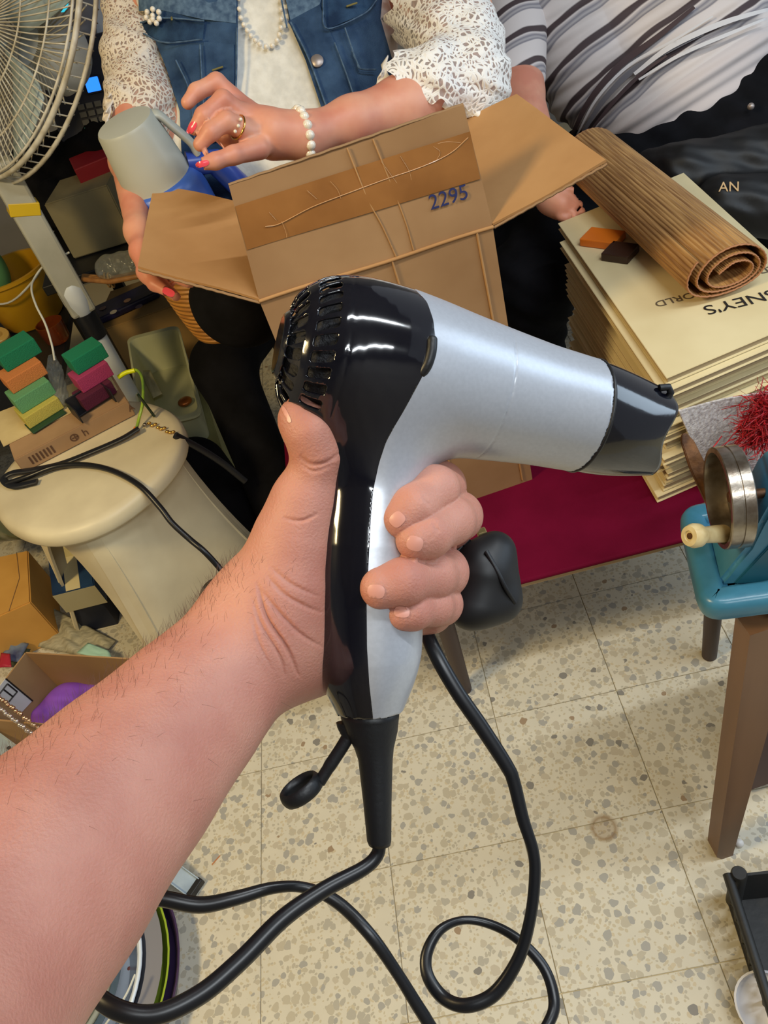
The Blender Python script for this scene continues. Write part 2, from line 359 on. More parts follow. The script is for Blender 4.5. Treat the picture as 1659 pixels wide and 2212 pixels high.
def nets(f, h, pad=2, sub=1, box_=None, it=3):
    lo, hi = box_ or f.box; lo = lo-h*pad; hi = hi+h*pad
    n = np.ceil((hi-lo)/h).astype(int)+1
    ax = [lo[i]+h*np.arange(n[i]) for i in range(3)]
    G = np.stack(np.meshgrid(*ax, indexing='ij'), -1).reshape(-1, 3); Vv = np.empty(len(G))
    for s in range(0, len(G), 400000): Vv[s:s+400000] = f(G[s:s+400000])
    Vv = Vv.reshape(n); del G
    c = [m-1 for m in n]; acc = np.zeros((*c, 3)); cnt = np.zeros(c)
    sl = lambda o, d: slice(o, o+d)
    for axn in range(3):
        o1, o2 = [(1, 2), (0, 2), (0, 1)][axn]
        for p in (0, 1):
            for q in (0, 1):
                off = [0, 0, 0]; off[o1] = p; off[o2] = q; off2 = list(off); off2[axn] = 1
                A = Vv[tuple(sl(off[i], c[i]) for i in range(3))]; B = Vv[tuple(sl(off2[i], c[i]) for i in range(3))]
                mk = (A < 0) != (B < 0); t = np.where(mk, A/(A-B+1e-30), 0)
                base = np.zeros((*c, 3)); 
                for i in range(3): base[..., i] = off[i]
                base[..., axn] = t
                acc += base*mk[..., None]; cnt += mk
    act = cnt > 0; idx = -np.ones(c, int); idx[act] = np.arange(act.sum())
    ii = np.argwhere(act); V = (ii+acc[act]/cnt[act][:, None])*h+lo
    Q = []
    for axn in range(3):
        o1, o2 = [(1, 2), (2, 0), (0, 1)][axn]
        sA = [slice(1, n[i]-1) for i in range(3)]; sA[axn] = slice(0, n[axn]-1)
        sB = list(sA); sB[axn] = slice(1, n[axn])
        A = Vv[tuple(sA)] < 0; B = Vv[tuple(sB)] < 0; ch = np.argwhere(A != B)
        if not len(ch): continue
        st = A[tuple(ch.T)]
        pos = ch+1; pos[:, axn] -= 1
        def cell(d1, d2):
            q = pos.copy(); q[:, o1] -= d1; q[:, o2] -= d2; return idx[tuple(q.T)]
        q = np.stack([cell(1, 1), cell(0, 1), cell(0, 0), cell(1, 0)], 1)
        q[~st] = q[~st][:, ::-1]; Q.append(q)
    Q = np.concatenate(Q); Q = Q[(Q >= 0).all(1)]
    V = project(f, V, it)
    for _ in range(sub):
        V, Q = subdiv(V, Q); V = project(f, V, 2 if len(V) < 60000 else 1)
    return V, Q
def grad(f, P, e=1e-4, f0=None):
    g = np.empty_like(P); f0 = f(P) if f0 is None else f0
    for i in range(3):
        d = np.zeros(3); d[i] = e; g[:, i] = (f(P+d)-f0)/e
    return g
def project(f, V, it):
    for _ in range(it):
        d = f(V); g = grad(f, V, 1e-4, d); V = V-g*(d/((g*g).sum(1)+1e-6))[:, None].clip(-.01, .01)
    return V
def subdiv(V, Q):
    E = np.concatenate([Q[:, [0, 1]], Q[:, [1, 2]], Q[:, [2, 3]], Q[:, [3, 0]]]); Es = np.sort(E, 1)
    u, inv = np.unique(Es, axis=0, return_inverse=True); inv = inv.reshape(-1)
    n = len(V); m = len(Q); em = (V[u[:, 0]]+V[u[:, 1]])/2; fc = V[Q].mean(1)
    e = [inv[i*m:(i+1)*m]+n for i in range(4)]; c = np.arange(m)+n+len(u)
    NQ = np.concatenate([np.stack([Q[:, 0], e[0], c, e[3]], 1), np.stack([Q[:, 1], e[1], c, e[0]], 1), np.stack([Q[:, 2], e[2], c, e[1]], 1), np.stack([Q[:, 3], e[3], c, e[2]], 1)])
    return np.concatenate([V, em, fc]), NQ
def clip(V, Q, g):
    """split a mesh along g=0; returns (g<0 part, g>0 part)"""
    Vl = [tuple(v) for v in V]; g = list(g); cut = {}; A = []; B = []
    for q in Q:
        q = list(q); s = [g[i] < 0 for i in q]
        if all(s): A.append(tuple(q)); continue
        if not any(s): B.append(tuple(q)); continue
        pa = []; pb = []
        for k in range(len(q)):
            i, j = q[k], q[(k+1) % len(q)]
            (pa if s[k] else pb).append(i)
            if s[k] != s[(k+1) % len(q)]:
                key = (min(i, j), max(i, j))
                if key not in cut:
                    t = g[i]/(g[i]-g[j]); Vl.append(tuple(np.array(Vl[i])*(1-t)+np.array(Vl[j])*t)); g.append(0.0); cut[key] = len(Vl)-1
                c = cut[key]; pa.append(c); pb.append(c)
        if len(pa) > 2: A.append(tuple(pa))
        if len(pb) > 2: B.append(tuple(pb))
    def compact(Fs):
        used = sorted({i for f in Fs for i in f}); mp = {o: n for n, o in enumerate(used)}
        return np.array([Vl[i] for i in used]).reshape(-1, 3), [tuple(mp[i] for i in f) for f in Fs], np.array([g[i] for i in used])
    return compact(A), compact(B)
def campx(P):
    v = P-CAM; d = v@fw; return 829.5+F*(v@rt)/d, 1106-F*(v@up)/d, d
def trace(f, xs, ys, off, t0, t1):
    dirs = fw+((np.asarray(xs)-829.5)/F)[:, None]*rt-((np.asarray(ys)-1106)/F)[:, None]*up
    t = np.full(len(xs), float(t0)); best = np.full(len(xs), 9.); bt = t.copy()
    for _ in range(70):
        d = f(CAM+dirs*t[:, None])-off; b = d < best; best[b] = d[b]; bt[b] = t[b]
        t = np.minimum(t+d*.8, t1)
    hit = best < .004; tt = np.where(hit, np.where(best < .0005, np.minimum(t, t1), bt), bt)
    return tt, dirs
def drape(name, poly, f, off, th, m, par, t0=.9, t1=2.2, step=14, label=None, wob=0, smooth=True):
    """cloth panel with the given outline laid on the surface f = off"""
    from math import hypot
    P = []
    for i in range(len(poly)):
        a = poly[i]; b = poly[(i+1) % len(poly)]; n = max(1, int(hypot(b[0]-a[0], b[1]-a[1])/step))
        for k in range(n): P.append((a[0]+(b[0]-a[0])*k/n, a[1]+(b[1]-a[1])*k/n))
    nb = len(P); xs = [p[0] for p in P]; ys = [p[1] for p in P]
    def inside(x, y):
        c = False; j = nb-1
        for i in range(nb):
            if (P[i][1] > y) != (P[j][1] > y) and x < (P[j][0]-P[i][0])*(y-P[i][1])/(P[j][1]-P[i][1])+P[i][0]: c = not c
            j = i
        return c
    pts = list(P); y = min(ys)+step*.7
    while y < max(ys):
        x = min(xs)+step*.6
        while x < max(xs):
            if inside(x, y) and min((x-a)**2+(y-b)**2 for a, b in P) > (step*.45)**2: pts.append((x, y))
            x += step
        y += step
    r = delaunay_2d_cdt([Vector(p) for p in pts], [(i, (i+1) % nb) for i in range(nb)], [], 2, 1e-4)
    vs_, fs = [tuple(v) for v in r[0]], [tuple(x) for x in r[2]]
    fs = [q for q in fs if inside(sum(vs_[i][0] for i in q)/3, sum(vs_[i][1] for i in q)/3)]
    X = np.array([v[0] for v in vs_]); Y = np.array([v[1] for v in vs_])
    t, dirs = trace(f, X, Y, off, t0, t1)
    if wob: t = t-wob*(np.sin(X*.045+Y*.021)*np.cos(Y*.05-X*.013)+1)*.5
    A = CAM+dirs*t[:, None]; B = CAM+dirs*(t+th)[:, None]; n = len(A)
    cnt = {}
    for q in fs:
        for k in range(3):
            e = (q[k], q[(k+1) % 3]); cnt[e] = 1
    Fs = list(fs)+[tuple(i+n for i in q[::-1]) for q in fs]
    for (a, b) in cnt:
        if (b, a) not in cnt: Fs.append((b, a, a+n, b+n))
    return sharp(mesh(name, np.concatenate([A, B]), Fs, m, par, smooth, label), 50)
# ================================================================== floor
FY = math.radians(-6.7); TS = .25
floor = tag(box('floor', (0, 1.0, -.02), (3.6, 5.2, .04), grout, bevel=0), 'cream terrazzo floor tiles', None, kind='structure')
tm = None; T0 = at(1132, 1812, 0)
for i in range(-8, 9):
    for j in range(-5, 12):
        c = Vector((T0[0]+math.cos(FY)*(i+.5)*TS-math.sin(FY)*(j+.5)*TS, T0[1]+math.sin(FY)*(i+.5)*TS+math.cos(FY)*(j+.5)*TS, 0))
        if not (-1.45 < c.x < 1.45 and -.9 < c.y < 2.95): continue
        if tm is None:
            o = box('tile', (0, 0, 0), (TS-.0014, TS-.0014, .006), terr, rot=Matrix.Rotation(FY, 3, 'Z'), bevel=.0006, seg=1); tm = o.data
            for v in tm.vertices: v.co.z -= .003
        else: o = bpy.data.objects.new('tile', tm); COL.objects.link(o)
        o.parent = floor; o.location = c-floor.location; o.location.z = .0036-floor.location.z-.003-.0008+.0002
for nm, c, s in (('wall_back', (0, 3.62, 1.4), (3.6, .04, 2.8)), ('wall_left', (-1.82, 1.0, 1.4), (.04, 5.2, 2.8)), ('wall_front', (0, -1.62, 1.4), (3.6, .04, 2.8)), ('ceiling', (0, 1.0, 2.82), (3.64, 5.2, .04))):
    tag(box(nm, c, s, wall_m, bevel=0), {'wall_back': 'dim painted wall far behind the women'}.get(nm), None, kind='structure')
# ================================================================== hair dryer
cx = lambda v: rt*v[0]+up*v[1]-fw*v[2]      # camera-oriented vector (x right, y up, z away)
DA = D(700, 766, .328); DB = D(1257, 897, .361)
dax = (DB-DA); DL = np.linalg.norm(dax); dax /= DL
PROF = np.array([(-.0215, .000), (-.0200, .0130), (-.0165, .0215), (-.0105, .0280), (-.003, .0322), (.006, .0345), (.016, .0352), (.030, .0350), (.045, .0335), (.060, .0315), (.080, .0292), (.100, .0272), (DL, .0262), (DL+.004, .0262)])
def body_f(P):
    v = P-DA; h = v@dax; rr = np.linalg.norm(v-h[:, None]*dax, axis=1)
    r = np.interp(h, PROF[:, 0], PROF[:, 1])
    # smooth profile
    r = (r+np.interp(h-.004, PROF[:, 0], PROF[:, 1])+np.interp(h+.004, PROF[:, 0], PROF[:, 1]))/3
    side = rr-r
    capd = h-DL; back = -.0195-h
    return np.maximum(np.maximum(side*.93, capd), back)
body_f.box = (np.minimum(DA, DB)-.045, np.maximum(DA, DB)+.045)
neck_f = chain([(775, 850, .337, 88), (790, 960, .337, 84), (798, 1060, .336, 82), (792, 1180, .335, 92), (790, 1300, .335, 95), (794, 1420, .335, 86), (799, 1540, .335, 63)], .02)
HB = D(799, 1536, .335); hdn = D(799, 1536, .335)-D(794, 1420, .335); hdn /= np.linalg.norm(hdn)
def dry_f(P):
    f = smin(body_f(P), neck_f(P), .022)
    return np.maximum(f, (P-HB)@hdn)
dry_f.box = (np.minimum(body_f.box[0], neck_f.box[0]), np.maximum(body_f.box[1], neck_f.box[1]))
V, Q = nets(dry_f, .003, sub=2)
px, py, dd = campx(V)
BX = np.array([(560, 850), (625, 896), (650, 922), (690, 936), (735, 941), (770, 934), (805, 917), (850, 893), (885, 874), (920, 853), (955, 834), (1000, 819), (1060, 806), (1120, 801), (1200, 797), (1300, 792), (1400, 793), (1480, 798), (1540, 805), (1600, 810)], float)
g = px-np.interp(py, BX[:, 0], BX[:, 1])
g = px-(np.interp(py-6, BX[:, 0], BX[:, 1])+np.interp(py+6, BX[:, 0], BX[:, 1])+np.interp(py, BX[:, 0], BX[:, 1]))/3
A, B = clip(V, Q, g)
dryer = thing('hair_dryer', 'small silver and black hair dryer gripped in the bare hand', 'hair dryer', HB)
# rear housing with open intake slots
def slotfield(P):
    v = P-DA; h = v@dax; q = v-h[:, None]*dax; e1 = up-dax*(up@dax); e1 /= np.linalg.norm(e1); e2 = np.cross(dax, e1)
    ph = np.degrees(np.arctan2(q@e2, q@e1)); out = np.full(len(P), 1.)
    r = np.linalg.norm(q, axis=1)
    for (h0, h1, n, off) in ((-.0095, -.0012, 30, 0), (-.0178, -.0125, 22, .5)):
        s = 360/n; a = ((ph/s+off+h*45) % 1-.5)*s; arc = np.radians(a)*r; hw = .0023
        dx = np.abs(h-(h0+h1)/2)-((h1-h0)/2-.0012); dy = np.abs(arc)-(hw-.0012)
        d = np.hypot(np.maximum(dx, 0), np.maximum(dy, 0))-.0012; out = np.minimum(out, d)
    return np.where(body_f(P) < .0012, out, 1.)
mq = [q for q in A[1]]
(Sa, Sb) = clip(A[0], mq, -slotfield(A[0]))      # g<0 : outside of the slots
# shallow seam line round the rear cap
def seamV(Vv):
    v = Vv-DA; h = v@dax; return h
Vh = Sa[0].copy(); hh = seamV(Vh); n_ = grad(dry_f, Vh); n_ /= (np.linalg.norm(n_, axis=1)[:, None]+1e-9)
bf = body_f(Vh)
Vh -= n_*(.00012*np.exp(-((hh-.0035)/.00035)**2)*(np.abs(bf) < .002))[:, None]
ho = mesh('rear_housing', Vh, Sa[1], blackgloss, dryer); ho['label'] = 'glossy black rear housing and grip spine'
so = ho.modifiers.new('t', 'SOLIDIFY'); so.thickness = .0012; so.offset = -1
Vs = B[0].copy(); hs = (Vs-DA)@dax; ns = grad(dry_f, Vs); ns /= (np.linalg.norm(ns, axis=1)[:, None]+1e-9)
Vs -= ns*(.0003*np.exp(-((hs-.0735)/.0003)**2)*(np.abs(body_f(Vs)) < .0015))[:, None]
# recess next to the black shell
so_ = mesh('front_shell', Vs, B[1], silver, dryer); so_['label'] = 'satin silver barrel and grip front'
# inner dark mesh behind the slots
lathe('intake_screen', [(.0005, -.0165), (.012, -.0155), (.020, -.011), (.0265, -.004), (.029, .004)], DA, mat('intake_mesh', (26, 26, 30), .7, bump=.8, bscale=900), dryer, seg=40, axis=dax)
# fan grille wires
for k in range(3):
    pass
# side button
tube('cool_shot_button', catmull([D(934, 728, .3055), D(932, 758, .3045), D(923, 788, .3045), D(908, 812, .306)], 6), [.0016]+[.0021]*17+[.0016], blackmatte, dryer, seg=12)
box('slider_switch', D(722, 1100, .3215), (.0075, .009, .006), blackmatte, dryer, rot=Matrix((tuple(rt), tuple(up), tuple(fw))).transposed(), bevel=.0022, seg=3)
# nozzle: round collar pinched to a wavy oval mouth
e1 = up-dax*(up@dax); e1 /= np.linalg.norm(e1); e2 = np.cross(dax, e1)
Vn = []; Fn = []; SG = 72; NL = 26; SKEW = D(1412, 926, .3725)
cdir = SKEW-DB; NLEN = np.linalg.norm(cdir); 
for inner in (0, 1):
    for i in range(NL+1):
        t = i/NL; ring = []
        for k in range(SG):
            a = 2*math.pi*k/SG; ca, sa = math.cos(a), math.sin(a)
            wv = 0.05*math.cos(2*a-.5)-.035*math.cos(3*a+.4)+.02*math.cos(5*a)
            tt = t*(1+wv*t*t)
            c = DB+cdir*tt
            ew = .0258+(.0212-.0258)*(t**1.3); eh = .0258+(.0165-.0258)*(t**1.3)
            hgt = ew*(1-.13*t*t*max(0, math.cos(a)))  ; 
            bulge = 1+.05*math.sin(math.pi*t)*max(0, -ca)+.05*t*t*math.cos(4*a)
            off = -.0013*inner
            ring.append(c+e1*ca*(hgt+off)*bulge+e2*sa*(eh+off)*bulge)
        Vn += ring
M_ = (NL+1)*SG
for i in range(NL):
    for k in range(SG):
        a, b, c_, d_ = i*SG+k, i*SG+(k+1) % SG, (i+1)*SG+(k+1) % SG, (i+1)*SG+k
        Fn.append((a, b, c_, d_)); Fn.append((a+M_, d_+M_, c_+M_, b+M_))
for k in range(SG):
    a, b = NL*SG+k, NL*SG+(k+1) % SG; Fn.append((a, b, b+M_, a+M_))
    a, b = k, (k+1) % SG; Fn.append((b, a, a+M_, b+M_))
noz = mesh('nozzle', Vn, Fn, mat('nozzle_black', (7, 8, 18), .12, spec=.6, coat=.4, bump=.12, bscale=40), dryer)
tube('nozzle_lip', [D(1424, 838, .358), D(1444, 836, .3585), D(1449, 848, .36), D(1441, 862, .361)], .0017, blackmatte, noz, seg=8)
tube('collar_seam', [DB+dax*.0005+(e1*math.cos(a)+e2*math.sin(a))*.0258 for a in np.linspace(0, 2*math.pi, 72, endpoint=False)], .0009, blackmatte, dryer, seg=8, closed=True)
# strain relief boot
bt = [(799, 1532, 65, 60), (799, 1550, 63, 58), (803, 1580, 56, 50), (808, 1615, 43, 42), (811, 1640, 37.5, 38), (815, 1730, 31, 31), (819, 1815, 26.5, 26), (820, 1824, 24, 24)]
Vb = []; Fb = []; sg = 32
for (x, y, rx, ry) in bt:
    c = D(x, y, .335)
    for k in range(sg):
        a = 2*math.pi*k/sg; Vb.append(c+rt*R(rx, .335)*math.cos(a)-fw*R(ry, .335)*math.sin(a)-up*0)
for i in range(len(bt)-1):
    for k in range(sg): Fb.append((i*sg+k, i*sg+(k+1) % sg, (i+1)*sg+(k+1) % sg, (i+1)*sg+k))
Fb.append(tuple(range(sg))); Fb.append(tuple((len(bt)-1)*sg+k for k in range(sg))[::-1])
mesh('cable_boot', Vb, Fb, blackmatte, dryer); 
tube('hanging_loop', catmull([D(752, 1560, .335), D(752, 1588, .335), D(740, 1612, .335), D(712, 1655, .335), D(690, 1690, .335)], 6), [.0052, .005, .0048, .0045, .0042, .0038, .0036]+[.0028]*12+[.0026]*6, blackmatte, dryer, seg=12, flat=.75, flatdir=fw)
ringp = []
for k in range(24):
    a = 2*math.pi*k/24; ringp.append(D(651, 1706, .335)+(-rt*.85-up*.53)*R(42, .335)*math.cos(a)+(fw*.97+(-rt*.53+up*.85)*.16)*R(36, .335)*math.sin(a))
tube('loop_ring', ringp, .0015, blackmatte, dryer, seg=12, closed=True, flat=2.3, flatdir=np.cross(-rt*.85-up*.53, fw*.97+(-rt*.53+up*.85)*.16))
# cord
cp = [(820, 1815, .335, 15), (815, 1846, .335, 15), (785, 1876, .333, 16), (700, 1922, .327, 18), (610, 1985, .32, 20), (520, 2075, .312, 21), (430, 2150, .305, 22), (330, 2193, .30, 23), (240, 2175, .30, 23), (180, 2115, .31, 21), (150, 2040, .33, 19), (190, 1975, .345, 18), (270, 1946, .35, 17), (340, 1940, .35, 18), (430, 1955, .352, 18), (510, 1940, .355, 16), (590, 1918, .36, 13), (660, 1918, .365, 12), (730, 1950, .365, 14), (800, 2020, .36, 14), (860, 2105, .36, 13), (910, 2185, .36, 14), (970, 2270, .36, 14), (1060, 2310, .36, 13), (1140, 2270, .36, 13), (1185, 2210, .365, 13), (1197, 2160, .37, 13), (1175, 2090, .375, 12), (1120, 2030, .38, 11), (1060, 1997, .385, 10), (1000, 1988, .385, 9), (950, 2010, .38, 11), (922, 2060, .375, 13), (925, 2110, .37, 14), (960, 2157, .365, 15), (1010, 2172, .36, 16), (1070, 2145, .36, 16), (1120, 2070, .36, 14), (1145, 1985, .36, 13), (1155, 1900, .36, 13), (1152, 1840, .36, 13), (1130, 1770, .36, 14), (1110, 1690, .36, 15), (1095, 1655, .36, 16), (1040, 1570, .36, 17), (985, 1490, .36, 17), (940, 1410, .362, 17), (918, 1350, .368, 15), (915, 1290, .375, 15), (935, 1235, .378, 15), (975, 1200, .372, 15), (1010, 1182, .366, 15)]
path = catmull([D(x, y, d) for x, y, d, r in cp], 7); rr_ = catmull([np.array([R(r, d)]) for x, y, d, r in cp], 7)
tube('power_cord', path, [float(a[0]) for a in rr_], cable_m, dryer, seg=10, flat=.72, flatdir=fw)
# mains plug
for k in range(5):
    c = D(1000+k*7, 1170+k*9, .366); 
    tube('relief_rib', [D(1000+k*8-16, 1186+k*7+14-6, .366), D(1000+k*8+14, 1186+k*7-16-6, .366)], R(5, .366), blackmatte, dryer, seg=8)
pb = union([cone(D(1035, 1205, .368), D(1068, 1185, .368), R(34, .368), R(32, .368)), cone(D(1045, 1240, .366), D(1035, 1300, .366), R(58, .368), R(50, .368)), cone(D(1085, 1295, .37), D(1010, 1320, .366), R(30, .368), R(30, .368)), cone(D(1078, 1190, .375), D(1088, 1300, .37), R(24, .37), R(24, .37))], .012)
V, Q = nets(pb, .003, sub=1); mesh('plug', V, Q, mat('plug_black', (20, 20, 22), .5), dryer)
tube('plug_ridge', catmull([D(1050, 1190, .355), D(1075, 1235, .3545), D(1092, 1270, .356), D(1112, 1302, .361)], 5), .0011, blackmatte, dryer, seg=8)
box('plug_pin', D(1041, 1152, .372), (.0045, .004, .004), mat('brass', (214, 196, 140), .3, metal=.8), dryer, bevel=.0006)

# ================================================================== the holder's arm
def fchain(pts): return chain(pts, .004)
hand_parts = [chain([(-330, 2440, .19, 390), (-105, 2085, .235, 275), (104, 1866, .262, 220), (287, 1668, .293, 172), (426, 1516, .318, 136), (534, 1400, .335, 108)], .02),
              chain([(534, 1400, .338, 106), (595, 1338, .343, 106)], .01),
              chain([(590, 1330, .345, 100), (800, 1130, .372, 82)], .01),      # palm towards the index knuckle
              chain([(590, 1350, .345, 92), (830, 1220, .378, 76)], .01),
              chain([(600, 1370, .345, 86), (830, 1290, .378, 66)], .01),
              chain([(610, 1385, .343, 76), (690, 1400, .348, 62), (810, 1352, .372, 50)], .01),
              chain([(600, 1330, .334, 92), (632, 1240, .331, 84), (648, 1150, .330, 66), (662, 1085, .328, 57)], .01)]
palm_f = union(hand_parts, .022)
thumb_f = fchain([(645, 1150, .330, 64), (668, 1080, .328, 56), (688, 1020, .325, 49), (692, 978, .321, 56), (676, 935, .319, 59), (655, 908, .320, 55)])
ind = fchain([(800, 1120, .374, 62), (925, 1060, .366, 55), (950, 1052, .345, 53), (938, 1058, .330, 50), (893, 1098, .318, 47), (868, 1122, .316, 42)])
mid = fchain([(830, 1190, .378, 62), (965, 1130, .366, 55), (988, 1115, .346, 51), (972, 1125, .332, 50), (925, 1156, .318, 48), (899, 1166, .315, 45)])
rng_ = fchain([(830, 1260, .378, 58), (945, 1240, .366, 54), (956, 1236, .344, 53), (930, 1244, .330, 52), (870, 1258, .314, 50), (823, 1270, .312, 46)])
pky = fchain([(815, 1335, .375, 48), (930, 1320, .364, 45), (953, 1305, .344, 43), (935, 1308, .332, 41), (890, 1320, .319, 39), (867, 1325, .317, 35)])
fing = [thumb_f, ind, mid, rng_, pky]
def hand_f(P):
    p = palm_f(P); d = None
    for i, q in enumerate(fing):
        e = smin(p, q(P), .010 if i else .016); d = e if d is None else np.minimum(d, e)
    return d
hand_f.box = (np.min([q.box[0] for q in fing+[palm_f]], axis=0), np.max([q.box[1] for q in fing+[palm_f]], axis=0))
V, Q = nets(hand_f, .0042, sub=3)
# skin creases
def crease(V, pts, w, depth):
    path = np.array([D(x, y, d) for x, y, d in pts]); path = np.array(catmull(list(path), 8))
    cxp, cyp, _ = campx(path); vx, vy, vd = campx(V); best = np.full(len(V), 1e9)
    md = np.mean([p[2] for p in pts])
    sel = (vx > cxp.min()-30) & (vx < cxp.max()+30) & (vy > cyp.min()-30) & (vy < cyp.max()+30) & (vd < md+.012)
    idx = np.where(sel)[0]
    b = np.full(len(idx), 1e9); tt_ = np.zeros(len(idx))
    for i in range(len(path)-1):
        ax_, ay_ = cxp[i], cyp[i]; bx_, by_ = cxp[i+1]-ax_, cyp[i+1]-ay_
        h = np.clip(((vx[idx]-ax_)*bx_+(vy[idx]-ay_)*by_)/(bx_*bx_+by_*by_+1e-9), 0, 1)
        dn = np.hypot(vx[idx]-ax_-h*bx_, vy[idx]-ay_-h*by_); cl_ = dn < b; b[cl_] = dn[cl_]; tt_[cl_] = ((i+h)/(len(path)-1))[cl_]
    out = np.zeros(len(V)); out[idx] = depth*np.exp(-(b/(w*.75))**2)*np.sin(math.pi*np.clip(tt_, 0, 1))**.6; return out
N_ = grad(hand_f, V); N_ /= np.linalg.norm(N_, axis=1)[:, None]+1e-9
dz = np.zeros(len(V))
CR = [([(555, 1255, .32), (575, 1330, .315), (620, 1400, .315), (645, 1462, .325)], 5, .0016), ([(560, 1270, .32), (600, 1320, .315), (650, 1370, .315), (700, 1400, .325)], 6, .0010),
      ([(575, 1240, .32), (610, 1280, .315), (660, 1310, .315), (700, 1325, .325)], 6, .0009), ([(585, 1225, .32), (630, 1262, .315), (690, 1290, .32)], 6, .0007), ([(545, 1290, .32), (565, 1350, .315), (605, 1420, .315), (615, 1465, .325)], 5, .0009),
      ([(545, 1330, .32), (560, 1390, .315), (590, 1450, .32)], 5, .0005),
      ([(608, 1118, .32), (650, 1125, .31), (690, 1108, .31)], 5, .0008), ([(645, 985, .31), (670, 1003, .305), (705, 1000, .305), (738, 975, .31)], 7, .0010), ([(648, 1002, .31), (680, 1018, .305), (725, 1002, .31)], 5, .0006),
      ([(912, 1070, .31), (930, 1095, .305)], 5, .0004), ([(935, 1130, .31), (950, 1150, .305)], 5, .0004)]
for pts, w_, d_ in CR: dz += crease(V, pts, w_, d_)
nailc = [((850, 1120), (.62, -.78)), ((893, 1180), (.80, -.60)), ((806, 1278), (.97, -.25)), ((868, 1326), (.98, -.2))]
V = V-N_*dz[:, None]
arm = thing('person', 'bare left forearm and hand reaching from the lower left, fingers around the hair dryer grip', 'person', D(0, 2060, .235))
body = mesh('forearm_and_hand', V, Q, skin, arm)
# nails: small curved plates lying on the finger tips
def nail(c, ax, wid, ln, f, m, par, name='fingernail', t0=.2, lift=.0002):
    a = np.array(ax, float); a /= np.linalg.norm(a); b = np.array([-a[1], a[0]]); poly = []
    for k in range(20):
        th = 2*math.pi*k/20; cc, ss = math.cos(th), math.sin(th)
        ex = np.sign(cc)*abs(cc)**.7*ln; ey = np.sign(ss)*abs(ss)**.7*wid
        q = np.array(c)+a*ex+b*ey; poly.append((q[0], q[1]))
    drape(name, poly, f, lift, .0009, m, par, t0=t0, t1=t0+.25, step=5)
nail((858, 1122), (.70, -.72), 15, 17, hand_f, nail_m, arm, t0=.27)
nail((896, 1174), (.30, -.95), 18, 16, hand_f, nail_m, arm, t0=.27)
nail((812, 1278), (.1, -.99), 19, 15, hand_f, nail_m, arm, t0=.27)
nail((868, 1322), (.1, -.99), 17, 12, hand_f, nail_m, arm, t0=.27)
nail((618, 895), (.45, .9), 5, 20, hand_f, nail_m, arm, t0=.27)
# arm hair
hm = Multi(); rnd = random.Random(3); px_, py_, pd_ = campx(V); cand = np.where((px_ < 640) & (px_ > -20) & (py_ > 1200) & (py_ < 2212))[0]
nh = 0
for i in rnd.sample(list(cand), 4200):
    e = .6*px_[i]+.8*(py_[i]-1640)
    # denser near the upper edge of the arm
    if rnd.random() > math.exp(-max(e, 0)/60)*.9: continue
    n = N_[i]
    if n@fw > .45: continue
    p = V[i]; L = rnd.uniform(.004, .009); d = (rt*rnd.uniform(.0, .5)+up*.35*1+n*.5+rt*rnd.uniform(-.25, .25)-up*rnd.uniform(0, .9)*(1 if e > 60 else 0)); d /= np.linalg.norm(d)
    q = p+d*L*.5; d2 = d+(rt*.3-up*.3)*rnd.uniform(.2, 1); r_ = q+d2*L*.4; s = np.cross(d, fw); s /= np.linalg.norm(s)+1e-9; wd = .00004
    hm.add([p-s*wd, p+s*wd, q+s*wd*.8, q-s*wd*.8, r_], [(0, 1, 2, 3), (3, 2, 4)]); nh += 1
ha = hm.build('arm_hair', mat('body_hair', (84, 58, 48), .5), arm); ha['kind'] = 'stuff'
# ================================================================== low table with magenta cover
TZ = .36
tl, tr_ = at(640, 1383, TZ), at(1460, 1170, TZ); tdir = (tr_-tl)/np.linalg.norm(tr_-tl); tr_ = tl+tdir*1.02
tn = np.array([-tdir[1], tdir[0], 0]); Mt = Matrix((tuple(tdir), tuple(tn), (0, 0, 1))).transposed()
tc = tl+tdir*.51+tn*.30
tb = thing('low_table', 'low table with a smooth magenta cloth top under the open carton and stacked books', 'table', (tc[0], tc[1], 0))
box('tabletop', (*tc[:2], TZ-.016), (1.0, .585, .022), mat('pale_wood', (196, 168, 128), .5, c2=(170, 140, 100), nscale=20, stretch=(.1, 1, 1)), tb, rot=Mt, bevel=.004)
box('cloth_cover', (*tc[:2], TZ-.005), (1.02, .60, .011), magenta, tb, rot=Mt, bevel=.005, seg=3)
for (dx, dy) in ((-.33+.04, -.245), (.19+.02, -.245), (-.31, .24), (.44, .24)):
    c = tc+tdir*dx+tn*dy
    if dy < 0 and dx < 0: c = np.array([*at(1005, 1490, 0)[:2], 0])
    if dy < 0 and dx > 0: c = np.array([*at(1532, 1418, 0)[:2], 0])
    lathe('leg', [(.0, 0), (.013, 0), (.0145, .004), (.019, TZ-.03), (.019, TZ-.027)], (c[0], c[1], 0), woodleg, tb, seg=18)
box('apron', (*(tc+tn*-.235)[:2], TZ-.045), (.86, .014, .036), woodleg, tb, rot=Mt)

